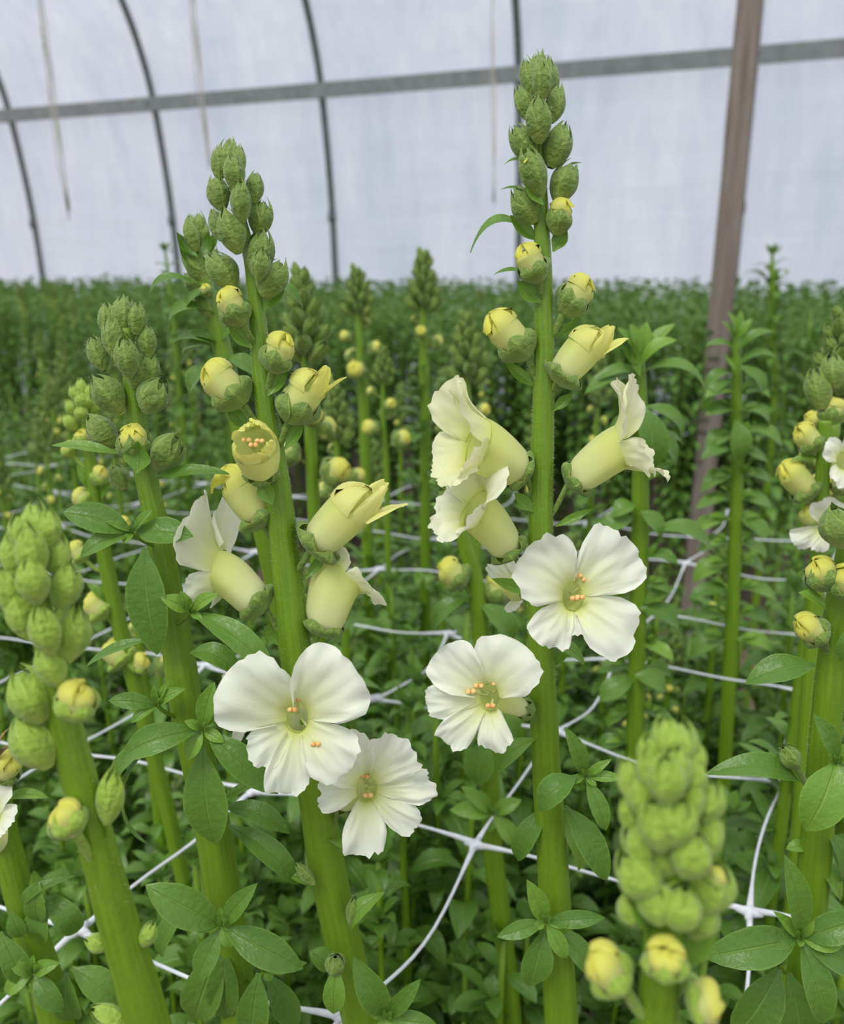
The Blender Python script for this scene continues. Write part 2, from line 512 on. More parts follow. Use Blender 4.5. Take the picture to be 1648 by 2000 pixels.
# ---------------------------------------------------------------- the greenhouse
E1 = nrm(V(.121, -.046, 0))                          # direction along wall, beds and net
E2 = V(-E1[1], E1[0], 0)                             # away from the camera, square to it
W0 = V(-.617, 5.706, 0)                              # foot line of the third hoop
HZ = [0, .25, .5, .8, 1.0, 1.3, 1.6, 2.05, 2.3, 2.55, 2.8, 3.05, 3.25, 3.4, 3.48]
HO = [.15, .14, .13, .125, .12, .105, .075, .0, -.075, -.20, -.39, -.68, -1.05, -1.5, -2.0]
zs = np.array(HZ); 
def prof(k, out=0.0):
    z = HZ[k]; return z, HO[k] + out
# soil
mb = MB()
n = 60
xs = np.linspace(-9, 9, n); ys = np.linspace(-3, 14, n)
vs = [V(x, y, -.01 + .012 * noise.noise(Vector((x * 2, y * 2, 0)))) for y in ys for x in xs]
mb.add(np.array(vs), gf(n, n), np.zeros((n * n, 3)))
o = mb.obj('floor', M['soil']); o['kind'] = 'structure'
# flip normals up
o.data.flip_normals() if o.data.polygons[0].normal.z < 0 else None

mb = MB()
gp = [W0 + E1 * a_ + E2 * q_ for q_ in (.3, 9) for a_ in (-12, 12)]
mb.add([V(p[0], p[1], .01) for p in gp], [(0, 1, 3, 2)], np.zeros((4, 3)))
o = mb.obj('bounce_ground_outside', M['bounce_ground']); o['kind'] = 'structure'  # unseen pale sheet added behind the wall to brighten the film
hp = catmull([V(HO[k], 0, HZ[k]) for k in range(len(HZ))], 4)
def hoop_pt(i_along, q):
    return W0 + E1 * i_along + E2 * q[0] + V(0, 0, q[2])
mb = MB()
al = np.linspace(-5.5, 6.0, 140)
gv = []; ga = []
for a in al:
    ph = (a % 1.245) / 1.245
    for q in hp:
        sag = .018 * math.sin(math.pi * ph) + .010 * noise.noise(Vector((a * 2.2, q[2] * .8, 3)))
        if q[2] > 2.05: sag += .02 * noise.noise(Vector((a * 1.6 + q[2] * 2, q[2] * 7, 9)))
        gv.append(hoop_pt(a, q + V(.035 + sag, 0, 0)))
        ga.append(V(0, 0, 0))
mb.add(np.array(gv), gf(len(al), len(hp)), np.array(ga))
o = mb.obj('wall_back', M['film']); o['kind'] = 'structure'

def hoop_pipe(a):
    h = tag(empty('hoop_frame', hoop_pt(a, V(.15, 0, 0))), '', 'greenhouse frame')
    mb = MB(); tube(mb, [hoop_pt(a, q) for q in hp], .0215, 12); mb.obj('pipe', M['steel'], h)
    mb = MB(); c = hoop_pt(a, V(-.022, 0, 2.05)); tube(mb, [c - E1 * .05, c - E1 * .02, c + E1 * .02, c + E1 * .05], [.026, .042, .042, .026], 12)
    mb.obj('purlin_clamp', M['steel'], h)
    mb = MB(); c = hoop_pt(a, V(.095, 0, 1.33)); tube(mb, [c - V(0, 0, .03), c + V(0, 0, .03)], .028, 12)
    mb.obj('pipe_joint', M['steel'], h)
    h['group'] = 'steel hoops of the greenhouse'
    return h
NAMES = {-3: None, -2: 'grey steel hoop pipe at the left edge of the photo, farthest along the plastic wall',
         -1: 'grey steel hoop pipe second from the left, curving above the small leafy spikes',
         0: 'grey steel hoop pipe rising right of the tall left flower spike',
         1: 'grey steel hoop pipe passing directly behind the tallest snapdragon spike',
         2: 'grey steel hoop pipe just left of the wooden post'}
for k, lb in NAMES.items():
    if lb: hoop_pipe(k * 1.245)['label'] = lb
mb = MB()
pts = [hoop_pt(a, V(-.05 + .004 * math.sin(a * 3), 0, 2.05)) for a in np.linspace(-5.4, 5.9, 60)]
vs = []; at = []
for p in pts:
    for dx, dz in ((-.014, -.042), (.014, -.042), (.014, -.028), (0, -.02), (0, .02), (.014, .028), (.014, .042), (-.014, .042)):
        vs.append(p + E2 * dx + V(0, 0, dz)); at.append(V(0, 0, 0))
mb.add(np.array(vs), gf(len(pts), 8, True), np.array(at))
rail = mb.obj('purlin_rail', M['rail'], smooth=False)
tag(rail, 'long grey metal rail running level across the hoops of the plastic wall', 'rail')

# wood post
def box(mb, c, hx, hy, z0, z1, rot=0, taper=1.0, segs=24, jit=.0015):
    rng = random.Random(4)
    ca, sa = math.cos(rot), math.sin(rot)
    vs = []
    cs = [(-1, -1), (-.9, -1), (.9, -1), (1, -.9), (1, .9), (.9, 1), (-.9, 1), (-1, .9)]
    for i in range(segs + 1):
        z = z0 + (z1 - z0) * i / segs
        for x, y in cs:
            X = x * hx + rng.uniform(-jit, jit); Y = y * hy + rng.uniform(-jit, jit)
            vs.append(V(c[0] + X * ca - Y * sa, c[1] + X * sa + Y * ca, z))
    f = list(gf(segs + 1, 8, True)) + [tuple(range(7, -1, -1)), tuple(segs * 8 + k for k in range(8))]
    mb.add(np.array(vs), f, np.zeros((len(vs), 3)))
mb = MB()
box(mb, (.757, 2.2), .028, .028, -.03, 2.95, rot=-.35, jit=.0012)
wp = mb.obj('timber_post', M['wood'], smooth=False)
tag(wp, 'weathered brown timber post standing among the crop against the plastic wall', 'post')

# hanging strings
def hang(px, y0, y1, d, n, label, spread):
    root = empty('hanging_string', P(px, y0, d))
    tag(root, label, 'string', 'pale strings hanging from the roof')
    rng = random.Random(int(px))
    for k in range(n):
        mb = MB()
        top = P(px - 12, -120, d); bot = P(px + 22, y1 - rng.uniform(0, 40), d); bot[0] = top[0] + .02
        pts = []
        for i in range(14):
            t = i / 13
            q = top * (1 - t) + bot * t
            pts.append(q + V(math.sin(t * 7 + k * 2 + px) * .004 + (k - n / 2) * spread * (1 + .4 * math.sin(t * 4 + k)), math.cos(t * 5 + k) * .006, 0))
        tube(mb, pts, .0022, 6)
        mb.obj('strand', M['string'], root)
hang(75, -60, 430, 2.9, 4, 'pale loose strings hanging near the left edge of the plastic wall', .0035)
hang(378, -60, 330, 2.9, 4, 'pale loose strings hanging above the left flower spike', .0035)
hang(975, -60, 420, 2.9, 2, 'thin pale string hanging beside the tallest spike', .003)

# ---------------------------------------------------------------- support net
N3 = V(.027, .365, 0); NE1 = V(.121, -.046, 0); NE2 = V(.0575, .1035, 0)
NETZ = CAMZ - .28
def netpt(i, j):
    r = random.Random(i * 131 + j * 7 + 5)
    k = .006 if not (i in (-1, 0) and j in (-1, 0)) else 0
    return V(N3[0], N3[1], NETZ) + NE1 * i + NE2 * j + V(r.uniform(-k, k), r.uniform(-k, k), r.uniform(-.006, .006) * (k > 0))
netroot = empty('support_net', netpt(0, 0))
tag(netroot, 'white plastic support net stretched level through the snapdragon stems', 'net')
mc = MB(); knots = []
for i in range(-8, 8):
    for j in range(-2, 6):
        a = netpt(i, j)
        pa = proj(a)
        if pa[2] < .05 or pa[0] < -900 or pa[0] > 2600 or pa[1] > 2700: continue
        r = random.Random(i * 17 + j * 31)
        for (di, dj) in ((1, 0), (0, 1)):
            b_ = netpt(i + di, j + dj)
            L = np.linalg.norm(b_ - a)
            bw = V(r.uniform(-1, 1), r.uniform(-1, 1), r.uniform(-1.2, .4)) * .007
            pts = []
            for k in range(13):
                t = k / 12
                pts.append(a * (1 - t) + b_ * t + bw * math.sin(math.pi * t) + V(0, 0, .001) * math.sin(t * 9 + i))
            rd = [.0008 + .0009 * max(0, 1 - min(k, 12 - k) / 2.0) for k in range(13)]
            tube(mc, pts, rd, 8)
        mk = MB(); knots.append((pa[2] + (0 if -40 < pa[0] < 1690 and pa[1] < 2060 else 9), mk))
        tube(mk, [a - NE1 * .045, a - NE1 * .02, a, a + NE1 * .02, a + NE1 * .045], [.0011, .0021, .0027, .0021, .0011], 8)
        tube(mk, [a - NE2 * .045, a - NE2 * .02, a, a + NE2 * .02, a + NE2 * .045], [.0011, .0021, .0027, .0021, .0011], 8)
knots.sort(key=lambda q: q[0])
for _, mk in knots[:96]: mk.obj('net_knot', M['plastic'], netroot)
mc.obj('net_cord', M['plastic'], netroot)

# ---------------------------------------------------------------- hero snapdragons
TOC = D(0, 0, 1)
class Plant:
    """ctrl: (px, py, d, width px) from the top of the stem to where it leaves the frame; goes on down to the soil"""
    def __init__(s, ctrl, label, seed=1, hairn=1500, group=None, name='snapdragon_plant', matstem='stem', hair_to=.8, bright=False):
        s.rng = random.Random(seed)
        s.bm = M['bud_light'] if bright else M['bud']
        s.ctrl = ctrl
        pts = [P(a, b, d) for a, b, d, w_ in ctrl]; rad = [w_ / 2 * unit(a, b, d) for a, b, d, w_ in ctrl]
        last = pts[-1]
        foot = V(last[0] + .01, last[1] + .01, -.01)
        s.root = empty(name, foot)
        tag(s.root, label, 'plant', group)
        cp = catmull([np.append(p, r) for p, r in zip(pts, rad)], 12)
        sp = [q[:3] for q in cp]; sr = [q[3] for q in cp]
        tdir = nrm(sp[-1] - sp[-3]); L_ = last[2] + .01
        foot = last + tdir * L_ * .35; foot = V(foot[0], foot[1], -.01)
        s.root.location = tuple(foot)
        for k in range(1, 11):
            t = k / 10; c1 = last + tdir * L_ * .33; c2 = foot + V(0, 0, L_ * .3)
            sp.append((1 - t) ** 3 * last + 3 * t * (1 - t) ** 2 * c1 + 3 * t * t * (1 - t) * c2 + t ** 3 * foot); sr.append(rad[-1] * (1 - .1 * t))
        mb = MB()
        # swollen nodes and slight knobbliness
        sr2 = [r * (1 + .012 * math.sin(i * .7)) for i, r in enumerate(sr)]
        tube(mb, sp, sr2, 20, ridge=.05)
        if hairn:
            hp_, hn_ = [], []
            m_ = int(len(cp) * hair_to)
            for _ in range(hairn):
                i = s.rng.randrange(0, m_ - 1); t = s.rng.random(); c = sp[i] * (1 - t) + sp[i + 1] * t; a = s.rng.random() * 6.28
                nn = V(math.cos(a), math.sin(a), .1)
                hp_.append(c + nn * sr[i] * .99); hn_.append(nn)
            hairs(mb, hp_, hn_, .0006, s.rng)
        s.stem = mb.obj('stem', [M[matstem], M['hair']], s.root)
        s.n = 0
    def dat(s, py):
        c = s.ctrl
        return float(np.interp(py, [q[1] for q in c], [q[2] for q in c]))
    def xat(s, py):
        c = s.ctrl
        return float(np.interp(py, [q[1] for q in c], [q[0] for q in c]))
    def wat(s, py):
        c = s.ctrl
        return float(np.interp(py, [q[1] for q in c], [q[3] for q in c]))
    def pd(s, px, py, f=0.0, ref=None):      # point near the stem; f in mm towards the lens
        return P(px, py, s.dat(ref if ref is not None else py) - f * .001)
    def pedicel(s, base, py, r=.0011, px=None, side=None):
        x = px if px is not None else s.xat(py)
        st = s.pd(x, py); 
        mb = MB()
        mid = (st + base) / 2 + V(0, 0, -.002)
        tube(mb, catmull([st, mid, base], 5), r, 10)
        return mb
    def bud(s, bx, by, tx, ty, w_, kind='closed', dz=0.0, f=0.0, ped=None, hair=60, tint=1.0, frac=.55, name='bud'):
        s.n += 1
        b = s.pd(bx, by, f)
        u = unit(bx, by, s.dat(by))
        L = math.hypot(tx - bx, ty - by) * u / math.sqrt(max(.2, 1 - dz * dz))
        ax = D((tx - bx), -(ty - by), dz / math.sqrt(max(.05, 1 - dz * dz)) * math.hypot(tx - bx, ty - by))
        R = w_ / 2 * u
        up = TOC
        if kind == 'closed':
            mb = MB()
            closed_bud(mb, b, ax, L, R, s.rng, up, hair=hair)
            if ped: 
                x = s.pedicel(b + ax * L * .05, ped)
                mb.v += x.v; mb.a += x.a; mb.f += [tuple(i + mb.n for i in q) for q in x.f]; mb.m += x.m; mb.n += x.n
            return mb.obj(name, [s.bm, M['hair']], s.root)
        # yellow bud: boxy folded corolla in a green calyx
        fr = frame(ax, V(0, 0, 1))
        mb = MB()
        rb = R * .58; rm = R * .86
        Lt = L * (.60 if kind == 'yellow' else .66)
        mouth = b + ax * Lt
        flower_tube(mb, b + ax * L * .04, ax, mouth, fr, rb, rm, tint * (.75 if kind == 'yellow' else .35), nv=22)
        body = mb.obj(name, [M['petal'], M['hair']], s.root)
        # two hooded upper lobes folded over three lower ones
        pl = MB()
        if kind == 'yellow':
            spec = [(-90, 58, .85, 5, -150), (-25, 45, .8, 0, -150), (205, 45, .8, 0, -150), (55, 62, 1.15, 18, -150), (125, 62, 1.2, 26, -160)]
        else:
            spec = [(-90, 42, .95, 0, 30), (-35, 40, .9, 5, -20), (215, 40, .9, 5, -30), (60, 55, 1.2, 30, -120), (120, 55, 1.2, 22, -130)]
        for k, (th, dth, l, a0, a1) in enumerate(spec):
            lobe(pl, mouth - ax * .0006, fr, rm * (.93 + .03 * k), math.radians(th + s.rng.uniform(-8, 8)), math.radians(dth), (L - Lt) * l * 1.75, a0, a1, .8,
                 ruffle=.045, tint=tint, seed=s.n * 7 + k, outline=3.2, notch=.03, y0=.3, squeeze=.12, nx=13)
        pl.obj('folded_petals', M['petal'], body)
        cx = MB()
        nS = 5
        off = s.rng.random() * 6.28
        for k in range(nS):
            sepal(cx, b, fr, L * (frac if k % 2 else frac * .85), R * 1.02, off + k * 2 * math.pi * 2 / 5, .70, 1.0 - .02 * k, nx=7, ny=10, open_=.35 if frac < .5 else .25, seed=s.rng.random(), point=2.0)
        if ped:
            x = s.pedicel(b + ax * L * .04, ped)
            cx.v += x.v; cx.a += x.a; cx.f += [tuple(i + cx.n for i in q) for q in x.f]; cx.m += x.m; cx.n += x.n
        if hair:
            ps = []; ns = []
            for _ in range(hair):
                t = s.rng.random() * .9; a = s.rng.random() * 6.28; n_ = math.cos(a) * fr[0] + math.sin(a) * fr[1]
                ps.append(b + n_ * (rb + (rm - rb) * t) * 1.03 + ax * Lt * t); ns.append(n_)
            hairs(cx, ps, ns, .0006, s.rng)
        cx.obj('calyx', [s.bm, M['hair']], body)
        return body
    def leaf(s, bx, by, tx, ty, w_, arch=.15, up=None, f=0.0, tz=0.0, fold=.28, m='leaf', name='leaf', twist=0.0, ref=None, nx=7, ny=16):
        """tz: how far the tip stands in front of its base, in mm"""
        d0 = s.dat(by if ref is None else ref) - f * .001
        p0 = P(bx, by, d0); p2 = P(tx, ty, d0 - tz * .001)
        mb = MB()
        upv = up if up is not None else nrm(V(0, -.55, 1))
        leaf(mb, p0, p2, w_ * unit(bx, by, d0), upv, arch, fold, nx, ny, rng=s.rng, twist=twist, wave=.03)
        return mb.obj(name, M[m], s.root)
    def rosette(s, cx_, cy_, f, tips, ref=None, m='leaf_fresh', big='leaf', core=True):
        """tips: (px, py, width px, arch, tz)"""
        for q in tips:
            tx, ty, w_ = q[:3]; arch = q[3] if len(q) > 3 else .12; tz = q[4] if len(q) > 4 else 2.0
            far = math.hypot(tx - cx_, ty - cy_)
            s.leaf(cx_ + (tx - cx_) * .04, cy_ + (ty - cy_) * .04, tx, ty, w_, arch, f=f, tz=tz, m=big if far > 95 else m, up=nrm(V(0, -.8, .75)), ref=ref, ny=14)
        if core:
            mb = MB()
            d0 = s.dat(cy_ if ref is None else ref) - f * .001
            u = unit(cx_, cy_, d0)
            for k in range(4):
                a = k * 1.57 + .6
                tip = P(cx_ + 12 * math.cos(a), cy_ - 8 - 10 * abs(math.sin(a)), d0 - .004)
                leaf(mb, P(cx_, cy_ + 2, d0), tip, 9 * u, nrm(V(0, -.8, .75)), .1, ny=6, nx=3, rng=s.rng)
            mb.obj('leaf_tip', M['leaf_fresh'], s.root)
            mb = MB()   # the side shoot that carries it
            x = s.xat(cy_ + 18)
            tube(mb, catmull([P(cx_, cy_ + 1, d0), P((cx_ * 2 + x) / 3, cy_ + 16, d0 + .002), P(x, cy_ + 30, s.dat(cy_ + 30))], 4), 4.0 * u, 8)
            mb.obj('side_shoot', M['stem'], s.root)
    def flower(s, base, mouth, lobes, face, up=(0, 1, 0), R=26, tint=0.0, bd=0, md=0, rb=16, bdir=None, stam=None, ped=None, hair=160, name='flower', asp=1.0, calyx=True, ruffle=.11, sep=40, stalk_x=None):
        """base, mouth: pixels; bd, md: mm in front of the stem; face: (right, up, towards) direction the mouth looks; lobes: (angle, half width, length px, a0, a1[, power])"""
        s.n += 1
        ref = base[1]
        b = P(base[0], base[1], s.dat(ref) - bd * .001); mo = P(mouth[0], mouth[1], s.dat(ref) - md * .001)
        u = unit(mouth[0], mouth[1], mo[1])
        z = D(*face); fr = frame(z, D(*up))
        ax = nrm(mo - b) if bdir is None else D(*bdir)
        mb = MB()
        flower_tube(mb, b, ax, mo, fr, rb * u, R * u, tint, asp=asp, n=18, nv=36)
        if hair:
            ps = []; ns = []
            for _ in range(hair):
                t = s.rng.random() * .9; a = s.rng.random() * 6.28; n_ = math.cos(a) * fr[0] + math.sin(a) * fr[1]
                zz = nrm(mo - b); n_ = nrm(n_ - zz * np.dot(n_, zz))
                ps.append(b * (1 - t) + mo * t + n_ * (rb + (R - rb) * t ** .7) * u * 1.06); ns.append(n_)
            hairs(mb, ps, ns, .0005, s.rng)
        fl = mb.obj(name, [M['petal'], M['hair']], s.root)
        for k, q in enumerate(lobes):
            th, dth, L, a0, a1 = q[:5]; pw = q[5] if len(q) > 5 else .8
            pm = MB()
            lobe(pm, mo - z * .0003 * k, fr, R * u * .97, math.radians(th), math.radians(dth), L * u, a0, a1, pw, ruffle=ruffle, tint=tint, seed=s.n * 13 + k, outline=q[6] if len(q) > 6 else 3.4, nx=27, ny=18, asp=asp, lift=q[7] if len(q) > 7 else 0, y0=.12)
            pm.obj('petal', M['petal'], fl)
        if calyx:
            cx = MB(); off = s.rng.random() * 6.28
            f2 = frame(ax, D(*up))
            for k in range(5):
                sepal(cx, b - ax * 6 * u, f2, sep * u * s.rng.uniform(.85, 1.1), rb * u * 1.35, off + k * 2 * math.pi * 2 / 5, .66, 1.0, nx=7, ny=10, open_=.3, seed=s.rng.random(), point=2.0)
            if ped:
                x = s.pedicel(b - ax * 5 * u, ped, r=5.5 * u, px=stalk_x)
                cx.v += x.v; cx.a += x.a; cx.f += [tuple(i + cx.n for i in q) for q in x.f]; cx.m += x.m; cx.n += x.n
            cx.obj('calyx', M['bud'], fl)
        if stam:
            for (sx_, sy_, out) in stam:     # anther pixel offset from the mouth, mm out of it
                an = mo + D(1, 0, 0) * sx_ * u + D(0, 1, 0) * sy_ * u + z * out * .001
                st = MB()
                st0 = mo - z * 14 * u * 1.6 + D(sx_, sy_, 0) * 6 * u
                tube(st, catmull([st0, (st0 + an) / 2 + D(sx_ * .2, 1, 0) * 4 * u, an], 6), 2.6 * u, 7)
                so = st.obj('stamen', M['filament'], fl)
                am = MB()
                for sgn in (-1, 1):
                    c0 = an + D(1, .25 * sgn, 0) * sgn * 5 * u
                    tube(am, [c0 - D(.6, -.5, 0) * 5 * u, c0 - D(.6, -.5, 0) * 2 * u, c0 + D(.6, -.5, 0) * 2 * u, c0 + D(.6, -.5, 0) * 5 * u], [1.6 * u, 5.2 * u, 5.2 * u, 1.6 * u], 8)
                am.obj('anther', M['anther'], so)
        return fl

def spike_into(mb, top, axis, L, Rm, rng, n=22, low=True, hair=0, tipsize=.55, mi=0):
    """a tight cone of closed buds round an axis; L down from the top"""
    axis = nrm(axis); fr = frame(axis, V(0, -1, .1))
    for k in range(n):
        t = ((k + .6) / n) ** .85
        a = k * 2.399963
        r = Rm * (.18 + .82 * min(1, t * 1.5)) * .62
        bl = L * (.19 + .13 * t) * rng.uniform(.9, 1.1)
        out = nrm(fr[0] * math.cos(a) + fr[1] * math.sin(a))
        base = top - axis * (L * t + bl * .12) + out * r * .35
        ax = nrm(axis * (1.0 - .30 * t) + out * (.22 + .55 * t))
        closed_bud(mb, base, ax, bl * 1.25, bl * (.30 + .05 * t), rng, up=out, low=low, hair=hair, mi=mi)
        leaf(mb, base - axis * bl * .1, base + ax * bl * 1.0 + out * bl * .35, bl * .55, nrm(-out + axis * .3), -.12, .4, nx=3, ny=5, rng=rng, mi=mi)

# ---- A: tallest
A = Plant([(1050, 150, .268, 14), (1052, 300, .268, 24), (1058, 450, .267, 32), (1062, 600, .266, 38), (1062, 760, .265, 42), (1058, 930, .264, 46), (1055, 1100, .263, 50), (1058, 1300, .262, 53), (1066, 1480, .262, 57), (1080, 1700, .263, 62), (1096, 2000, .264, 66)],
          'tallest snapdragon, right of centre, spike reaching above the metal rail, two white flowers facing out', seed=11, hairn=5200, hair_to=.72)
for q in [(1052, 196, 1046, 99, 40, 0, -2), (1040, 190, 1024, 112, 36, 0, 0), (1066, 190, 1070, 106, 34, 0, 0), (1056, 202, 1054, 128, 37, .25, 5), (1080, 196, 1082, 122, 24, 0, -3), (1058, 190, 1060, 97, 30, 0, -5),
          (1040, 240, 1009, 168, 40, 0, 1), (1076, 240, 1093, 164, 40, 0, 1), (1053, 282, 1048, 197, 48, .3, 6), (1044, 318, 1000, 246, 52, .1, 2), (1074, 328, 1104, 240, 56, .1, 2),
          (1054, 330, 1058, 250, 44, -.2, -4), (1086, 396, 1118, 318, 58, .1, 2), (1046, 436, 1002, 372, 54, .1, 2)]:
    A.bud(*q[:5], dz=q[5], f=q[6], hair=90)
A.bud(1056, 388, 1022, 300, 54, kind='closed', dz=.3, f=5, hair=90)
A.bud(1040, 345, 1026, 306, 20, kind='yellow', dz=.3, f=7, hair=0, frac=.4)
A.bud(1084, 460, 1102, 384, 50, kind='yellow', dz=.25, f=4, hair=60, frac=.72)
A.bud(1055, 552, 1012, 474, 62, kind='yellow', dz=.2, f=4, ped=585, frac=.62)
A.bud(1098, 614, 1156, 536, 68, kind='yellow', dz=.15, f=2, ped=665, frac=.66)
A.bud(1034, 698, 944, 606, 80, kind='yellow', dz=.1, f=2, ped=752, frac=.5)
A.bud(1084, 748, 1166, 650, 86, kind='open', dz=.2, f=3, ped=790, frac=.3, tint=.85)
for q in [(1050, 470, 996, 420, 30, 0), (1080, 492, 1106, 442, 32, 3), (1056, 592, 1010, 548, 36, 3), (1086, 662, 1134, 618, 18, 0), (1046, 756, 985, 704, 24, 0), (1080, 802, 1118, 768, 22, 2),
          (1044, 1000, 1004, 962, 26, 3), (1084, 1028, 1156, 994, 18, 1), (1052, 1160, 960, 1130, 26, 1), (1060, 400, 1025, 345, 30, 7)]:
    A.leaf(*q[:5], arch=-.12, f=q[5], m='leaf_fresh', name='bract', up=nrm(V(0, -1, .4)), fold=.5, ny=10)
A.leaf(1040, 462, 918, 494, 34, arch=.40, f=-6, m='leaf', up=nrm(V(.1, -.5, 1)))
A.leaf(1040, 545, 962, 538, 16, arch=.2, f=-6); A.leaf(1030, 320, 984, 322, 14, arch=.2, f=-4); A.leaf(1100, 330, 1138, 318, 10, arch=.1, f=-4); A.leaf(1035, 380, 974, 372, 12, f=-5)
A.leaf(1064, 1252, 1140, 1300, 34, arch=.2, f=4, m='leaf_fresh'); A.leaf(1078, 1300, 1112, 1262, 22, arch=-.1, m='leaf_fresh')
A.leaf(1048, 1442, 968, 1512, 44, arch=.3, f=3, m='leaf_fresh')
# side flower, left, top
A.flower((1026, 928), (930, 868), [(58, 56, 112, 0, 62, 1, 3.4), (122, 56, 106, 5, 70, 1, 3.4), (-90, 44, 66, 10, 80), (-30, 44, 60, 5, 60), (208, 46, 78, 10, 75)],
         face=(-.86, .28, .38), up=(.35, .93, 0), R=56, rb=30, tint=.34, bd=2, md=6, ped=1000, hair=420)
# side flower, right, top
A.flower((1112, 944), (1216, 872), [(68, 50, 108, 30, 75, .8), (120, 50, 100, 40, 98, .8), (-90, 42, 84, 5, 55), (-30, 42, 76, 15, 75), (210, 42, 70, 20, 70)],
         face=(.86, .28, .32), up=(-.25, .97, 0), R=46, rb=29, tint=.30, bd=0, md=3, ped=1026, hair=420)
# side flower, left, lower
A.flower((1000, 1080), (926, 996), [(58, 50, 84, 30, 118, .8), (125, 52, 100, 20, 86, .8), (-90, 40, 60, 20, 80), (-25, 42, 55, 15, 60), (205, 40, 86, 30, 92)],
         face=(-.80, .45, .40), up=(.45, .88, 0), R=44, rb=29, tint=.12, bd=1, md=5, ped=1150, hair=420)
# open flower right of the stem
A.flower((1050, 1150), (1118, 1165), [(142, 54, 128, 22, 86, .5, 3.6), (46, 45, 134, 24, 92, .5, 3.6), (-128, 38, 92, 28, 104, .5, 3.2), (-40, 42, 126, 26, 98, .5, 3.3), (-84, 30, 56, 20, 80, .5)],
         face=(.12, .05, 1), asp=.72, R=29, rb=17, bd=0, md=17, ped=1215, stam=[(8, 40, 1.5), (24, 32, 1), (0, -4, 2.5), (10, -2, 2.5)], hair=120)
# open flower left of the stem, lower
A.flower((1034, 1388), (956, 1362), [(58, 55, 114, 22, 92, .5, 3.8), (136, 40, 120, 22, 82, .5, 3.6), (186, 27, 108, 26, 96, .5, 3.2), (228, 25, 106, 28, 100, .5, 3), (-80, 30, 88, 28, 102, .5, 3.2)],
         face=(-.28, .08, 1), asp=.72, R=27, rb=16, bd=4, md=16, ped=1442, stam=[(-20, 22, 1), (14, 26, .5), (-34, 12, 2), (4, -16, 2)], hair=120)
# petals of a flower that looks away behind the stem
A.flower((1040, 1150), (1006, 1150), [(170, 44, 40, 20, 80), (250, 40, 36, 20, 90), (60, 40, 60, 10, 60), (120, 40, 60, 10, 70)], face=(-.5, .1, -.8), R=24, rb=14, bd=-5, md=-14, hair=0)
A.rosette(1142, 1516, 10, [(1103, 1420, 36, .1, 4), (1194, 1483, 18, .15, 2), (1216, 1520, 22, .12, 3), (1165, 1536, 14, .1, 3), (1120, 1488, 12, .1), (1106, 1530, 18, .2, 2), (1182, 1622, 38, .15, 4)])
A.leaf(1125, 1516, 1052, 1584, 56, arch=.32, f=12, tz=4, m='leaf')
A.leaf(1102, 1574, 1184, 1720, 62, arch=.1, f=10, tz=4, m='leaf', up=nrm(V(.4, -.9, .5)))
A.rosette(1065, 1800, 12, [(1028, 1718, 40, .1, 3), (1181, 1792, 34, .15, 3), (970, 1830, 34, .1, 4), (1106, 1872, 34, .1, 4), (1118, 1806, 20, .1, 2), (1040, 1812, 18, .1)])
A.leaf(1060, 1815, 1032, 1925, 62, arch=.12, f=9, tz=3, up=V(0, -1, .2)); A.leaf(1075, 1810, 1150, 1900, 50, arch=.2, f=4, tz=2)
A.leaf(1075, 1570, 1010, 1680, 46, arch=.25, f=-2); A.leaf(1080, 1570, 1130, 1700, 42, arch=.2, f=-4, m='leaf_fresh')

# ---- B: the tall left one
B = Plant([(448, 330, .262, 16), (470, 430, .262, 22), (492, 520, .262, 28), (504, 640, .261, 34), (515, 760, .260, 40), (532, 880, .259, 46), (548, 1000, .258, 52), (562, 1130, .257, 56), (578, 1280, .256, 60), (606, 1480, .256, 64), (640, 1700, .256, 68), (706, 2000, .256, 70)],
          'tall snapdragon left of centre with yellow buds on top and two white flowers facing out', seed=23, hairn=5600, hair_to=.75)
for q in [(444, 345, 444, 272, 42, 0, 0), (460, 350, 464, 280, 38, 0, 0), (430, 352, 424, 286, 34, 0, 0), (462, 376, 456, 306, 42, .25, 5), (446, 330, 452, 268, 30, 0, -3),
          (436, 412, 418, 344, 46, .1, 2), (494, 398, 500, 332, 36, 0, 0), (474, 436, 472, 358, 42, .3, 6), (504, 462, 516, 390, 48, .1, 0), (432, 470, 414, 400, 34, 0, -3),
          (466, 496, 442, 410, 52, .2, 6), (500, 540, 514, 450, 56, .15, 3), (504, 548, 518, 490, 38, .3, 7), (456, 566, 414, 490, 60, .1, 2), (516, 582, 552, 506, 60, .1, 3), (478, 420, 484, 350, 36, -.1, -4)]:
    B.bud(*q[:5], dz=q[5], f=q[6], hair=90)
B.bud(476, 636, 432, 560, 62, kind='yellow', dz=.2, f=5, ped=668, frac=.6)
B.bud(530, 728, 566, 646, 66, kind='yellow', dz=.25, f=5, ped=765, frac=.6)
B.bud(478, 792, 392, 706, 84, kind='yellow', dz=.1, f=3, ped=835, frac=.5)
B.bud(562, 826, 622, 730, 84, kind='open', dz=.2, f=3, ped=880, frac=.62, tint=.9)
B.bud(518, 1030, 432, 896, 86, kind='yellow', dz=.1, f=-2, ped=1060, frac=.28)
B.bud(604, 1076, 724, 958, 104, kind='open', dz=.15, f=4, ped=1120, frac=.28, tint=.75, hair=300)
B.flower((512, 928), (497, 870), [(60, 46, 52, 10, -60, 1, 3), (120, 46, 56, 10, -75, 1, 3), (-90, 50, 34, 10, -20), (-30, 36, 36, 10, -30), (210, 36, 36, 10, -30)],
         face=(-.1, .45, .85), up=(0, 1, -.2), R=44, rb=26, tint=.85, bd=4, md=13, stam=[(-14, 6, 1), (12, 4, 1), (0, -4, 1)], hair=250, sep=36)
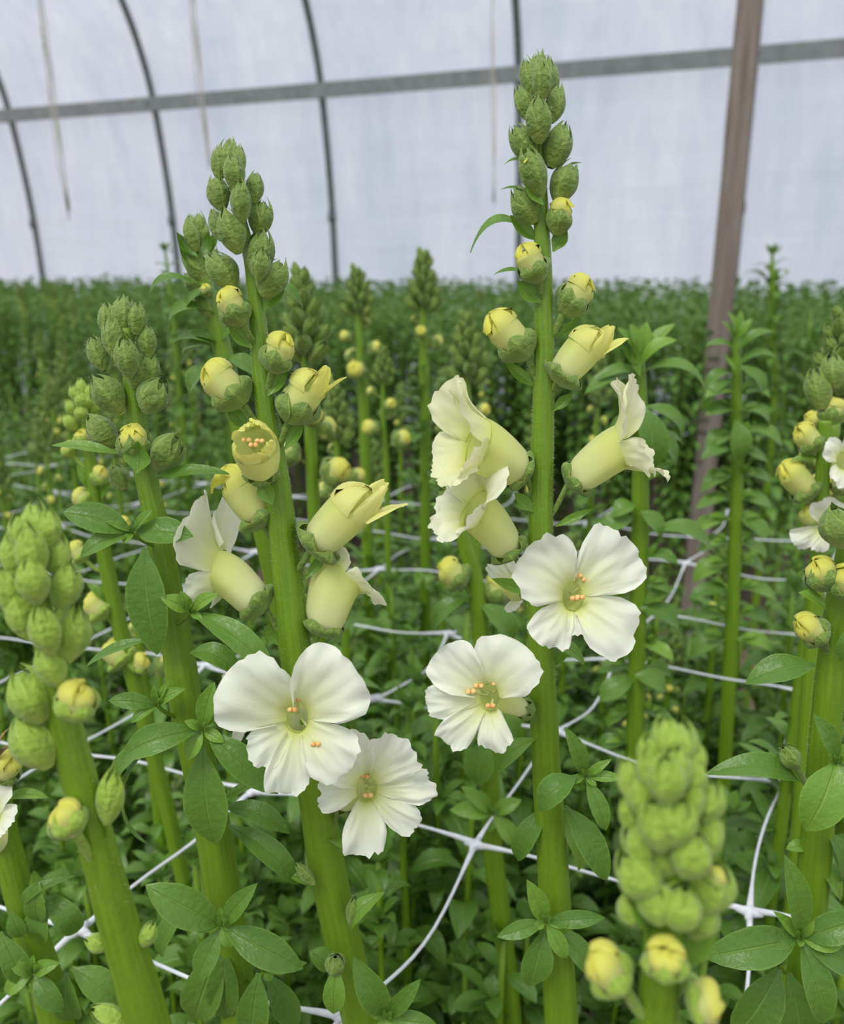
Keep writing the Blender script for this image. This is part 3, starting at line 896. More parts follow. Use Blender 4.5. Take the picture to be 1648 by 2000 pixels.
B.flower((516, 1188), (430, 1118), [(62, 52, 122, 40, 100, .9, 4), (124, 46, 116, 50, 110, .9, 3.6), (-90, 46, 66, 10, 40), (-30, 42, 56, 15, 50), (212, 44, 80, 30, 80)],
         face=(-.95, .12, -.12), up=(.05, 1, .1), R=46, rb=30, tint=.08, bd=0, md=-4, ped=1260, stam=[(-44, 30, 0), (-38, 12, 1)], hair=300)
B.flower((624, 1236), (668, 1122), [(60, 46, 62, 35, 100), (120, 46, 58, 30, 90), (-90, 42, 62, 20, 110), (-30, 42, 60, 25, 95), (210, 42, 56, 25, 100)],
         face=(.62, .62, -.25), up=(-.5, .8, .2), R=52, rb=32, tint=.18, bd=0, md=-4, ped=1290, hair=400)
B.flower((590, 1410), (580, 1402), [(142, 52, 148, 22, 82, .5, 3.8), (46, 49, 154, 24, 84, .5, 3.8), (-42, 38, 124, 28, 98, .5, 3.4), (-98, 27, 124, 26, 94, .5, 3.2), (222, 33, 100, 24, 74, .5, 3.2)],
         face=(-.02, .02, 1), asp=.72, R=30, rb=17, bd=12, md=26, stam=[(-34, 26, 2), (0, 36, 1), (-6, 18, 2.5), (40, -46, 4)], hair=80, calyx=False)
B.flower((665, 1575), (716, 1540), [(122, 46, 132, 16, 74, .6, 3.6), (58, 40, 140, 18, 72, .6, 3.6), (180, 34, 84, 16, 86, .5, 4), (4, 26, 122, 22, 100, .5, 3), (-38, 25, 106, 26, 98, .5, 3), (-94, 35, 110, 26, 98, .5, 3.2)],
         face=(.12, .10, 1), asp=.72, R=26, rb=16, bd=2, md=18, ped=1640, stam=[(10, 46, 1), (-4, 24, 1), (44, 22, 2), (2, -12, 2)], hair=80)
B.flower((560, 1390), (470, 1390), [(170, 42, 46, 30, 80), (240, 42, 52, 30, 80), (100, 42, 60, 20, 60)], face=(-.8, .0, -.5), R=30, rb=20, bd=-6, md=-10, hair=0, calyx=False)
for q in [(512, 606, 558, 540, 34, 1), (492, 680, 446, 630, 32, 3), (522, 772, 560, 716, 32, 4), (486, 838, 442, 792, 32, 1), (556, 878, 592, 818, 28, 3), (532, 985, 506, 938, 34, 9), (596, 1130, 640, 1076, 22, 3),
          (548, 1262, 516, 1222, 24, 1), (640, 1640, 700, 1660, 16, 6)]:
    B.leaf(*q[:5], arch=-.12, f=q[5], m='leaf_fresh', name='bract', up=nrm(V(0, -1, .4)), fold=.5, ny=10)
B.bud(614, 1728, 578, 1684, 24, dz=.1, f=10, hair=30, name='small_bud'); B.leaf(618, 1730, 556, 1706, 22, f=8, m='leaf_fresh')
B.bud(686, 1806, 696, 1746, 30, dz=.2, f=10, hair=30, name='small_bud'); B.leaf(684, 1815, 752, 1742, 36, arch=.3, f=8, m='leaf_fresh')
B.bud(654, 1900, 656, 1860, 40, dz=.3, f=14, hair=30, name='small_bud'); B.leaf(656, 1885, 652, 1980, 44, arch=.15, f=14, tz=4, up=V(0, -1, .1), m='leaf_fresh'); B.leaf(650, 1890, 604, 1858, 44, f=6)
B.rosette(756, 1988, 22, [(690, 1868, 58, .14, 0), (822, 1912, 34, .1, 3), (852, 2000, 40, .15, 3), (706, 1960, 22, .1, 2), (735, 2030, 26, .1, 4), (790, 2020, 24, .1, 4)])

# ---- C: left-centre with leafy stem
C = Plant([(245, 640, .262, 24), (262, 780, .262, 34), (275, 880, .262, 40), (300, 1000, .261, 44), (322, 1120, .260, 52), (346, 1260, .258, 58), (368, 1400, .256, 62), (412, 1600, .256, 66), (440, 1780, .256, 68), (470, 2000, .257, 70)],
          'green budded snapdragon at left with broad glossy leaves all down its thick stem', seed=37, hairn=1200, hair_to=.35)
for q in [(238, 655, 240, 577, 46, 0, 0), (266, 655, 268, 590, 40, 0, 0), (214, 660, 206, 592, 40, 0, 0), (226, 700, 220, 612, 44, .1, 3), (290, 700, 286, 630, 38, 0, 0), (254, 738, 250, 660, 48, .3, 6),
          (204, 725, 176, 655, 42, 0, 0), (284, 760, 298, 690, 42, 0, 1), (250, 668, 252, 582, 40, -.1, -4), (236, 806, 188, 736, 62, .2, 4), (284, 806, 322, 742, 64, .2, 4), (262, 760, 272, 690, 46, .1, 2),
          (226, 872, 172, 812, 58, .1, -2), (304, 914, 356, 850, 66, .2, 4), (244, 958, 222, 904, 42, 0, -3)]:
    C.bud(*q[:5], dz=q[5], f=q[6], hair=60)
C.bud(270, 900, 262, 826, 62, kind='yellow', dz=.45, f=5, frac=.75, hair=40)
C.leaf(268, 925, 268, 862, 60, f=12, arch=-.2, m='leaf_fresh', name='bract', fold=.5)
C.leaf(236, 888, 100, 870, 28, arch=.06, f=4, m='leaf_fresh'); C.leaf(296, 938, 448, 926, 34, arch=.1, f=5)
C.rosette(262, 1040, 10, [(122, 1000, 62, .12, 3), (378, 1048, 60, .1, 4), (158, 1088, 42, .2, 6), (298, 995, 22, .1), (205, 1018, 16, .1, 3), (240, 1062, 18, .1, 4)])
C.leaf(282, 1070, 308, 1278, 88, arch=.07, f=11, tz=3, up=V(-.1, -1, .1), fold=.15)
C.leaf(296, 1248, 168, 1302, 26, arch=.1, f=6)
C.rosette(372, 1194, 12, [(352, 1154, 26, .1, 2), (426, 1160, 30, .1, 3), (314, 1166, 34, .15, 3), (396, 1212, 16, .1, 4)])
C.leaf(372, 1196, 545, 1334, 56, arch=.2, f=12, tz=8, fold=.2); C.leaf(370, 1276, 472, 1326, 50, arch=.36, f=8, tz=3)
C.rosette(308, 1378, 8, [(212, 1368, 34, .15, 2), (300, 1336, 16, .1), (362, 1345, 26, .2, 2), (256, 1412, 22, .2, 4), (330, 1330, 16, .1)])
C.rosette(396, 1424, 16, [(236, 1482, 60, .26, 5), (419, 1332, 40, .1, 1), (543, 1550, 62, .14, 4), (366, 1484, 36, .1, 4), (438, 1450, 24, .1, 3), (360, 1408, 20, .2, 2), (425, 1398, 14, .1, 1)])
C.leaf(396, 1458, 420, 1650, 88, arch=.1, f=13, tz=2, up=V(0, -1, .1), fold=.18)
C.leaf(300, 1450, 288, 1648, 40, arch=.22, f=2, up=V(-1, -.4, .2)); C.leaf(330, 1430, 236, 1560, 40, arch=.3, f=-3)
C.leaf(438, 1576, 566, 1628, 46, arch=.24, f=6, tz=3); C.leaf(446, 1612, 582, 1728, 50, arch=.24, f=4, tz=3); C.leaf(440, 1560, 510, 1528, 22, arch=.1, f=2, m='leaf_fresh')
C.rosette(434, 1808, 16, [(284, 1728, 74, .14, 2), (503, 1725, 40, .1, 3), (592, 1892, 66, .14, 5), (384, 1918, 48, .1, 6), (362, 1806, 28, .1, 3), (452, 1850, 28, .1, 3), (430, 1770, 14, .05, 1), (452, 1784, 12, .05, 1)])
C.rosette(518, 1896, 8, [(530, 1915, 20, .1, 2), (600, 1880, 24, .15, 2)])
C.leaf(505, 1900, 490, 2030, 66, arch=.1, f=14, tz=2, up=V(0, -1, .1)); C.leaf(520, 1900, 580, 2010, 54, arch=.1, f=4); C.leaf(430, 1840, 380, 1990, 80, arch=.15, f=2, up=V(0, -1, .2)); C.leaf(440, 1850, 440, 1990, 66, arch=.1, f=5, up=V(0, -1, .2))
C.leaf(370, 1765, 318, 1870, 44, arch=.2, f=-4)

# ---- right edge plant
Rr = Plant([(1668, 1000, .252, 44), (1655, 1100, .252, 50), (1636, 1200, .252, 54), (1622, 1320, .252, 58), (1610, 1450, .252, 60), (1598, 1600, .252, 62), (1584, 1750, .252, 64), (1570, 1900, .253, 66), (1562, 2000, .253, 66)],
           'thick stemmed snapdragon cut by the right edge with big pale leaves', seed=41, hairn=2200, hair_to=.6)
Rr.bud(1618, 1152, 1578, 1084, 66, kind='yellow', dz=.2, f=4, frac=.75); Rr.bud(1612, 1246, 1540, 1206, 62, kind='yellow', dz=.2, f=4, frac=.62, ped=1290)
Rr.bud(1650, 1070, 1622, 986, 78, dz=.1, f=6); Rr.bud(1660, 1170, 1640, 1096, 66, kind='yellow', dz=.4, f=8, frac=.6)
Rr.leaf(1612, 1192, 1558, 1158, 32, f=5, m='leaf_fresh'); Rr.leaf(1592, 1300, 1454, 1336, 62, arch=.14, f=4, m='leaf'); Rr.leaf(1640, 1290, 1665, 1220, 40, f=8)
Rr.rosette(1634, 1490, 14, [(1587, 1396, 44, .1, 2), (1625, 1484, 18, .1), (1690, 1440, 40, .1), (1640, 1520, 24, .1, 3)])
Rr.leaf(1630, 1488, 1572, 1622, 92, arch=.16, f=15, tz=6, fold=.15, up=V(-.2, -1, .3), m='leaf_fresh')
Rr.leaf(1562, 1528, 1378, 1512, 56, arch=.24, f=3, tz=2); Rr.bud(1556, 1500, 1524, 1454, 42, dz=.1, f=5, ped=1550, name='small_bud')
Rr.leaf(1580, 1655, 1534, 1658, 26, arch=.2, m='leaf_fresh'); Rr.leaf(1610, 1620, 1640, 1720, 50, arch=.2, f=3); Rr.leaf(1600, 1700, 1640, 1760, 36, f=4, m='leaf_fresh')
Rr.rosette(1561, 1832, 18, [(1530, 1668, 54, .1, 2), (1369, 1868, 76, .22, 4), (1456, 1838, 38, .12, 5), (1510, 1780, 26, .1, 2), (1646, 1848, 38, .14, 4), (1590, 1796, 18, .1, 2), (1606, 2000, 66, .14, 8), (1690, 1790, 60, .15, 2), (1562, 1850, 16, .1, 3), (1680, 1900, 60, .15, 3)])
Rr.rosette(1518, 1884, 6, [(1420, 1830, 36, .12, 2), (1440, 1880, 24, .1, 3), (1500, 1838, 26, .1, 2), (1534, 1866, 20, .1, 2)])
Rr.leaf(1520, 1890, 1432, 2020, 90, arch=.12, f=8, tz=2, up=V(-.2, -1, .2)); Rr.leaf(1540, 1900, 1560, 2040, 80, arch=.1, f=10, up=V(0, -1, .2))

# ---- left edge stem with a spent flower
Lf = Plant([(-8, 1470, .27, 30), (4, 1600, .27, 46), (26, 1700, .27, 52), (54, 1800, .27, 56), (86, 1900, .27, 58), (112, 2000, .27, 60)],
           'snapdragon cut by the left edge with a spent browning flower', seed=43, hairn=300)
Lf.bud(0, 1520, 42, 1462, 60, kind='yellow', dz=.3, f=6, frac=.5); 
Lf.flower((-4, 1660), (-22, 1600), [(0, 40, 50, 40, 90), (70, 45, 60, 40, 80), (-60, 40, 40, 40, 90)], face=(-.1, .4, .8), R=24, rb=16, bd=4, md=12, hair=0, calyx=False)
mb = MB()
for k in range(7):
    a = k * .9
    leaf(mb, Lf.pd(2, 1480, 6), Lf.pd(2 + 30 * math.cos(a), 1450 - 40 * math.sin(a), 8), 14 * unit(0, 1480, .27), V(0, -1, .5), .3, .8, rng=Lf.rng, twist=1.5)
wo_ = mb.obj('withered_petals', M['wilt'], Lf.root); wo_['label'] = 'shrivelled brown petals'
Lf.leaf(10, 1560, 95, 1558, 24, arch=.2, f=4, m='leaf_fresh'); Lf.rosette(66, 1898, 12, [(10, 1940, 34, .2, 3), (118, 1880, 30, .2, 2), (124, 1975, 44, .15, 5), (66, 1865, 18, .1, 1), (20, 1880, 26, .2, 2)])
Lf.leaf(60, 1780, 66, 1700, 40, arch=-.2, f=6, m='leaf_fresh'); Lf.leaf(62, 1790, 150, 1710, 26, arch=.4, f=4); Lf.leaf(78, 1800, 75, 1720, 44, f=9, up=V(0, -1, .1)); Lf.leaf(96, 1760, 90, 1830, 60, arch=.3, f=4); Lf.leaf(85, 1740, 152, 1820, 50, arch=.45, f=2)
Lf.leaf(20, 1780, 44, 1830, 34, f=8); Lf.leaf(0, 1820, 60, 1920, 50, arch=.2, f=10)
Lf.leaf(140, 1890, 240, 1960, 60, arch=.2, f=4); Lf.leaf(130, 1900, 150, 1990, 60, arch=.2, f=8, up=V(0, -1, .2))

# ---- blurred plants close to the lens
FR = Plant([(1308, 1450, .125, 40), (1308, 1600, .125, 60), (1300, 1750, .125, 72), (1290, 1900, .125, 80), (1285, 2000, .125, 84)],
           'blurred light green bud spike at the lower right corner, closest to the lens', seed=47, hairn=0, bright=True)
for q in [(1310, 1480, 1300, 1395, 62, 0, 0), (1330, 1490, 1325, 1402, 60, 0, 0), (1285, 1500, 1268, 1430, 56, 0, 0), (1352, 1510, 1350, 1440, 50, 0, 0), (1300, 1560, 1296, 1480, 62, .3, 6),
          (1240, 1560, 1222, 1490, 50, 0, 0), (1262, 1590, 1240, 1520, 56, .1, 2), (1368, 1600, 1388, 1530, 62, .1, 0), (1290, 1650, 1262, 1560, 66, .3, 5), (1335, 1600, 1345, 1520, 60, .1, 3), (1308, 1545, 1318, 1450, 60, .2, 4), (1280, 1550, 1270, 1462, 56, .1, 2), (1345, 1560, 1352, 1480, 56, .1, 2), (1310, 1640, 1322, 1560, 66, .3, 6), (1375, 1670, 1385, 1590, 56, .1, 1), (1258, 1680, 1236, 1610, 60, .1, 2), (1298, 1640, 1300, 1590, 60, .1, 3), (1245, 1620, 1216, 1565, 44, 0, 0),
          (1270, 1740, 1216, 1665, 82, .2, 3), (1320, 1800, 1328, 1730, 76, .3, 5), (1290, 1790, 1262, 1720, 70, .3, 4), (1350, 1820, 1378, 1760, 70, .1, 1), (1250, 1800, 1222, 1750, 60, .1, 1), (1335, 1700, 1350, 1625, 70, .3, 6), (1300, 1700, 1290, 1640, 60, .1, 2), (1370, 1770, 1400, 1690, 84, .1, 2)]:
    FR.bud(q[0], q[1] + 12, q[2], q[3] - (14 if q[3] > 1450 else 0), q[4] * 1.12, dz=q[5], f=q[6], hair=0)
FR.bud(1385, 1730, 1416, 1690, 44, kind='yellow', dz=.1, f=3, hair=0, frac=.5)
FR.bud(1298, 1900, 1290, 1820, 78, kind='yellow', dz=.5, f=8, hair=0, frac=.7); FR.bud(1220, 1930, 1140, 1840, 92, kind='yellow', dz=.15, f=3, hair=0, frac=.72, ped=1990)
FR.bud(1340, 1960, 1412, 1935, 90, kind='yellow', dz=.3, f=5, hair=0, frac=.5); 
FR.leaf(1330, 1880, 1390, 1770, 70, f=0, m='leaf_fresh', name='bract'); FR.leaf(1270, 1820, 1225, 1750, 60, f=2, m='leaf_fresh', name='bract')

FL = Plant([(70, 1080, .165, 30), (90, 1250, .165, 44), (128, 1420, .165, 62), (176, 1600, .165, 66), (225, 1780, .165, 72), (290, 2000, .165, 80)],
           'blurred snapdragon at the left edge with a fuzzy green bud spike and pale bare stem', seed=53, hairn=900, bright=True)
for q in [(70, 1060, 66, 975, 56, 0, 0), (50, 1070, 36, 1000, 50, 0, 0), (96, 1060, 92, 992, 50, 0, 0), (72, 1120, 60, 1030, 60, .2, 5), (32, 1120, 20, 1040, 50, 0, 0), (112, 1120, 116, 1050, 52, 0, 0),
          (74, 1170, 68, 1096, 62, .3, 7), (26, 1190, 8, 1110, 58, .1, 2), (120, 1180, 138, 1100, 62, .1, 2), (100, 1270, 92, 1180, 56, .3, 7), (60, 1240, 30, 1160, 60, .1, 3), (134, 1280, 158, 1190, 66, .1, 2), (120, 1240, 130, 1180, 50, 0, 0),
          (84, 1400, 36, 1310, 88, .1, 3), (96, 1490, 42, 1400, 92, .1, 3), (208, 1600, 230, 1505, 52, .1, 2), (116, 1330, 90, 1260, 60, .2, 4)]:
    FL.bud(q[0], q[1] + 10, q[2], q[3] - (8 if q[3] > 1000 else 0), q[4], dz=q[5], f=q[6], hair=0)
FL.bud(140, 1405, 170, 1320, 80, kind='yellow', dz=.25, f=5, hair=0, frac=.78)
FL.bud(152, 1630, 116, 1556, 74, kind='yellow', dz=.3, f=6, hair=0, frac=.75, ped=1690)
FL.bud(214, 1852, 168, 1832, 38, f=0, hair=0, name='small_bud'); FL.bud(276, 1850, 302, 1800, 38, f=0, hair=0, name='small_bud'); FL.bud(252, 1998, 176, 1970, 44, f=0, hair=0, name='small_bud')
FL.leaf(208, 1640, 232, 1560, 30, m='leaf_fresh', name='bract')

# ---------------------------------------------------------------- middle-distance snapdragons
def stem_curve(top, foot, bend, n=26):
    mid = (top + foot) / 2 + bend
    t = np.linspace(0, 1, n)[:, None]
    return (1 - t) ** 2 * top + 2 * t * (1 - t) * mid + t ** 2 * foot

def leafy(mbL, mbS, pts, s0, s1, rng, L=.036, W=.011, step=.022, nx=5, ny=8, ros=True, droop=.5, r=.003, rtop=.0018, top=True, stemn=8):
    """leaf pairs down a stem from arc length s0 to s1"""
    pts = np.array(pts); seg = np.linalg.norm(np.diff(pts, axis=0), axis=1); cum = np.concatenate([[0], np.cumsum(seg)])
    at_ = lambda s_: V(*[np.interp(s_, cum, pts[:, k]) for k in range(3)])
    if mbS is not None:
        tube(mbS, pts, np.interp(cum, [0, .12, cum[-1]], [rtop, r, r * 1.15]), stemn)
    s_ = s0; k = 0; a = rng.random() * 6.28
    while s_ < min(s1, cum[-1] - .02):
        c = at_(s_); g = min(1, .45 + (s_ - s0) / .10)
        a += 1.57 + rng.uniform(-.3, .3)
        for h in (0, math.pi):
            if rng.random() < .08: continue
            aa = a + h + rng.uniform(-.25, .25)
            out = V(math.cos(aa), math.sin(aa), 0)
            l = L * g * rng.uniform(.8, 1.15)
            el = rng.uniform(.1, .7) * (1 - droop * min(1, (s_ - s0) / .2))
            tip = c + out * l * .9 + V(0, 0, l * (el - .25 - .25 * rng.random() * (g > .9)))
            leaf(mbL, c + out * r, tip, W * g * rng.uniform(.85, 1.2), V(0, 0, 1), rng.uniform(.1, .26), nx=nx, ny=ny, rng=rng, twist=rng.uniform(-.5, .5))
            if ros and s_ > s0 + .03 and rng.random() < .8:
                c2 = c + out * .006 + V(0, 0, .005)
                for q in range(4 if nx > 3 else 3):
                    b2 = aa + q * 1.57 + .5
                    o2 = V(math.cos(b2), math.sin(b2), 0) * .8 + out * .5
                    l2 = L * rng.uniform(.28, .55)
                    leaf(mbL, c2, c2 + o2 * l2 + V(0, 0, l2 * rng.uniform(.1, .9)), W * .58 * rng.uniform(.7, 1.1), V(0, 0, 1), .12, nx=3, ny=max(4, ny - 2), rng=rng)
        s_ += step * rng.uniform(.8, 1.2) * (.55 + .45 * g); k += 1
    if top:
        c = at_(s0 * .3)
        for q in range(9):
            aa = q * 2.4
            l = L * (.28 + .05 * q) 
            e = 1.6 - q * .15
            leaf(mbL, c, c + V(math.cos(aa) * l * .5, math.sin(aa) * l * .5, l * e * .55), W * .5, nrm(V(-math.cos(aa), -math.sin(aa), .6)), -.1, nx=3, ny=5, rng=rng)

occupied = [(A, ), (B, ), (C, ), (Rr, ), (Lf, ), (FR, ), (FL, )]
OCC = [tuple(np.array(q[0].root.location)[:2]) for q in occupied]

def mid_plant(top_px, low_px, d, label, seed, spike=0, budn=0, leafs=True, wpx=26, spw=None, L=.040, W=.015, step=.018, group=None, s0=.0, m='leaf', droop=.5, buds=None, fresh=False):
    """top_px and low_px: where the stem's top and a lower point show; spike: length px of the bud cone"""
    rng = random.Random(seed)
    top = P(*top_px, d); low = P(*low_px, d)
    dirn = nrm(low - top)
    foot = low + dirn * .15; foot = V(foot[0], foot[1] + .01, -.01)
    foot[:2] = low[:2] + (foot[:2] - low[:2])
    pts = catmull([top, (top + low) / 2 + V(rng.uniform(-.002, .002), 0, 0), low, (low * .5 + foot * .5), foot], 8)
    u = unit(*top_px, d)
    root = empty('snapdragon_plant', foot); tag(root, label, 'plant', group)
    OCC.append((foot[0], foot[1]))
    mS = MB(); r = wpx / 2 * u
    seg = np.linalg.norm(np.diff(np.array(pts), axis=0), axis=1); cum = np.concatenate([[0], np.cumsum(seg)])
    tube(mS, pts, np.interp(cum, [0, spike * u + .05, cum[-1]], [r * .35, r, r * 1.25]), 10)
    mS.obj('stem', M['stem'], root)
    sl = spike * u
    if spike:
        mb = MB(); sw = (spw or spike * .36) * u / 2
        spike_into(mb, top + V(0, 0, sl * .12), -dirn, sl, sw * 1.5, rng, n=24, low=False)
        mb.obj('bud_spike', M['bud'], root)
    P3 = np.array(pts); at_ = lambda s_: V(*[np.interp(s_, cum, P3[:, k]) for k in range(3)])
    for k in range(budn):
        c = at_(sl + .008 + k * .011); a = k * 2.4 + seed
        out = nrm(V(math.cos(a), math.sin(a) * .8, .55)); R_ = (.0038 + .0009 * k) * (d / .45) ** .3
        b_ = c + out * (r + .004); fr = frame(out, V(0, 0, 1))
        mb = MB(); Lb = R_ * 2.6
        flower_tube(mb, b_, out, b_ + out * Lb * .55, fr, R_ * .6, R_ * .9, .8, n=6, nv=12)
        for j, (th, dth, l, a0, a1) in enumerate([(-90, 62, .8, 5, -150), (20, 62, .9, 5, -150), (150, 62, .9, 15, -150)]):
            lobe(mb, b_ + out * Lb * .55, fr, R_ * .88, math.radians(th), math.radians(dth), Lb * l * .85, a0, a1, .8, tint=1, seed=k + j, nx=9, ny=7, y0=.3)
        bo = mb.obj('bud', M['petal'], root)
        mb = MB()
        for j in range(5):
            sepal(mb, b_, fr, Lb * .6, R_ * 1.03, j * 2.513, .7, nx=5, ny=6, open_=.25, seed=rng.random(), point=2)
        tube(mb, [c, (c + b_) / 2 - V(0, 0, .001), b_], .0009, 6)
        mb.obj('calyx', M['bud'], bo)
    if leafs:
        mb = MB()
        leafy(mb, None, pts, sl + s0 + (.012 * budn if budn else .004), .55, rng, L=L, W=W, step=step, r=r, top=not spike, droop=droop, nx=5, ny=9)
        mb.obj('foliage', M[m], root)
    return root

M1 = Plant([(380, 460, .335, 14), (392, 520, .335, 24), (410, 590, .335, 32), (436, 690, .335, 36), (462, 800, .335, 38)], 'small green spike with dark hooked bracts close behind the tall left flower', seed=61, hairn=0)
OCC.append(tuple(np.array(M1.root.location)[:2]))
for q in [(378, 470, 373, 416, 32, 0, 0), (390, 468, 388, 412, 26, 0, 0), (384, 492, 368, 434, 32, .2, 3), (396, 480, 398, 430, 24, 0, 0), (398, 548, 360, 492, 36, .1, 2), (402, 580, 360, 530, 36, .1, 0), (412, 540, 420, 480, 30, 0, 0), (372, 474, 362, 432, 20, 0, 0), (408, 620, 392, 570, 36, .1, 3)]:
    M1.bud(*q[:5], dz=q[5], f=q[6], hair=20)
M1.bud(405, 582, 400, 552, 26, kind='yellow', dz=.4, f=6, hair=0, frac=.8)
for q in [(386, 502, 345, 453, 28), (396, 502, 407, 452, 28), (402, 500, 420, 440, 22), (392, 528, 350, 478, 20)]: M1.leaf(*q, arch=-.2, f=5, name='bract', fold=.5)
for q in [(390, 556, 289, 596, 30, .34), (428, 572, 360, 622, 34, .3), (420, 612, 330, 655, 40, .4), (420, 672, 337, 668, 36, .2), (420, 680, 352, 700, 28, .3), (424, 668, 372, 660, 20, .2), (430, 665, 470, 640, 26, .1), (440, 700, 505, 740, 44, .2), (428, 712, 372, 780, 50, .25), (520, 560, 592, 606, 26, .3)]:
    M1.leaf(*q[:5], arch=q[5], f=3)
M2 = Plant([(163, 780, .40, 8), (170, 860, .40, 20), (184, 960, .40, 26), (205, 1090, .40, 28), (235, 1230, .40, 30), (262, 1330, .40, 30)], 'thin snapdragon with tiny green spike and yellow buds left of the broad leaved stem', seed=62, hairn=0, bright=True)
OCC.append(tuple(np.array(M2.root.location)[:2]))
for q in [(160, 780, 158, 738, 24, 0, 0), (150, 785, 142, 752, 22, 0, 0), (172, 785, 174, 748, 22, 0, 0), (160, 800, 160, 766, 26, .2, 4), (146, 812, 134, 780, 26, 0, 0), (176, 812, 188, 780, 26, 0, 0), (162, 822, 158, 790, 28, .2, 5), (150, 840, 128, 808, 30, .1, 1), (178, 838, 192, 806, 28, .1, 1), (164, 800, 176, 770, 24, .1, 3)]:
    M2.bud(*q[:5], dz=q[5], f=q[6], hair=0)
for q in [(164, 868, 160, 836, 34, .4, 4, .7), (146, 892, 122, 862, 36, .1, 0, .7), (184, 945, 210, 908, 36, .2, 2, .6), (178, 986, 140, 958, 44, .1, 1, .5), (168, 1096, 134, 1056, 40, .1, 2, .5), (212, 1205, 165, 1158, 58, .1, 1, .45), (248, 1296, 205, 1248, 62, .1, 1, .4), (262, 1310, 290, 1275, 44, .1, 0, .5), (232, 1035, 256, 1008, 30, .1, 0, .5)]:
    M2.bud(*q[:5], kind='yellow', dz=q[5], f=q[6], hair=0, frac=q[7], ped=q[1] + 20)
M2.leaf(182, 960, 150, 905, 26, m='leaf_fresh'); M2.leaf(196, 985, 226, 940, 22, m='leaf_fresh'); M2.leaf(215, 1180, 170, 1140, 22, m='leaf_fresh')
mid_plant((588, 560), (612, 980), .47, 'snapdragon with slim spike just right of the tall left stem', 63, spike=170, budn=6, wpx=27, spw=78, s0=.05, fresh=True)
mid_plant((696, 540), (712, 860), .80, 'blurred pale spike left of the middle, standing against the plastic wall', 64, spike=90, budn=5, wpx=22, spw=66, s0=.14, fresh=True)
mid_plant((826, 512), (830, 860), .82, 'blurred dark tipped spike in the middle, highest of the blurred ones', 65, spike=110, budn=3, wpx=22, spw=60, s0=.0)
mid_plant((908, 636), (930, 980), .60, 'blurred spike with yellow buds left of the tallest stem, above its cream flowers', 66, spike=130, budn=6, wpx=24, spw=70, s0=.10, fresh=True)
M7 = Plant([(874, 890, .40, 12), (885, 960, .40, 22), (905, 1050, .40, 30), (930, 1150, .40, 34), (948, 1350, .40, 36), (962, 1650, .40, 38), (975, 1760, .40, 38)], 'leafy stem with small green buds behind the cream flowers left of the tallest stem', seed=67, hairn=0)
OCC.append(tuple(np.array(M7.root.location)[:2]))
for q in [(868, 885, 862, 845, 26, 0, 0), (880, 885, 880, 848, 24, 0, 0), (872, 905, 852, 872, 28, .1, 2), (888, 905, 898, 870, 26, 0, 0), (876, 930, 872, 892, 30, .3, 5), (872, 950, 846, 920, 32, .1, 2), (892, 945, 908, 912, 30, 0, 0), (884, 985, 856, 950, 36, .1, 2), (898, 980, 918, 944, 32, .1, 1), (892, 1020, 866, 990, 34, .1, 1)]:
    M7.bud(*q[:5], dz=q[5], f=q[6], hair=0)
for q in [(880, 930, 838, 908, 16), (882, 965, 836, 940, 18), (888, 1005, 840, 985, 18)]: M7.leaf(*q, arch=.15, f=2, m='leaf_fresh', name='bract')
M7.bud(910, 1142, 852, 1094, 62, kind='yellow', dz=.1, f=3, hair=0, frac=.6, ped=1175); M7.bud(955, 1180, 986, 1110, 58, kind='yellow', dz=.1, f=-3, hair=0, frac=.6, ped=1205)
for q in [(922, 1164, 846, 1236, 38, .3, 3), (938, 1180, 996, 1262, 58, .25, 3), (920, 1180, 882, 1200, 30, .2, -4), (945, 1370, 880, 1470, 56, .25, 2), (950, 1370, 1010, 1450, 44, .2, -2), (940, 1340, 900, 1400, 50, .2, 6), (950, 1440, 930, 1530, 60, .15, 6)]: M7.leaf(*q[:5], arch=q[5], f=q[6])
M7.rosette(962, 1588, 10, [(878, 1582, 36, .25, 3), (900, 1536, 30, .2, 2), (1018, 1562, 30, .2, 2), (1008, 1650, 36, .2, 4), (930, 1600, 18, .1, 2), (985, 1572, 14, .1, 1), (955, 1625, 22, .1, 5)])
def hero_leafy(ctrl, label, seed, leaves, pairs, Lp, Wp):
    pl = Plant(ctrl, label, seed=seed, hairn=0)
    OCC.append(tuple(np.array(pl.root.location)[:2]))
    for q in leaves: pl.leaf(*q[:5], arch=q[5], f=q[6] if len(q) > 6 else 0, tz=q[7] if len(q) > 7 else 3, m=q[8] if len(q) > 8 else 'leaf', nx=5, ny=12)
    rg_ = random.Random(seed)
    for k, y in enumerate(pairs):        # ordinary leaf pairs with a tuft in each axil
        x = pl.xat(y); u = unit(x, y, pl.dat(y))
        for sg in (-1, 1):
            a = rg_.uniform(-.5, .6)
            l = Lp * rg_.uniform(.75, 1.15)
            pl.leaf(x + sg * pl.wat(y) * .4, y, x + sg * l * math.cos(a), y + l * (.1 + .5 * rg_.random()), Wp * rg_.uniform(.8, 1.1), arch=rg_.uniform(.15, .3), f=rg_.uniform(-6, 8), tz=rg_.uniform(-10, 16), nx=5, ny=10, m=rg_.choice(['leaf', 'leaf', 'leaf_fresh']))
            for t in range(3):
                l2 = l * rg_.uniform(.25, .5); b2 = rg_.uniform(-.6, 1.4)
                pl.leaf(x + sg * pl.wat(y) * .6, y - 3, x + sg * (pl.wat(y) * .6 + l2 * math.cos(b2)), y - 3 - l2 * math.sin(b2) * .8, Wp * .4, arch=.15, f=5, tz=rg_.uniform(0, 6), m='leaf_fresh', nx=3, ny=7)
    return pl
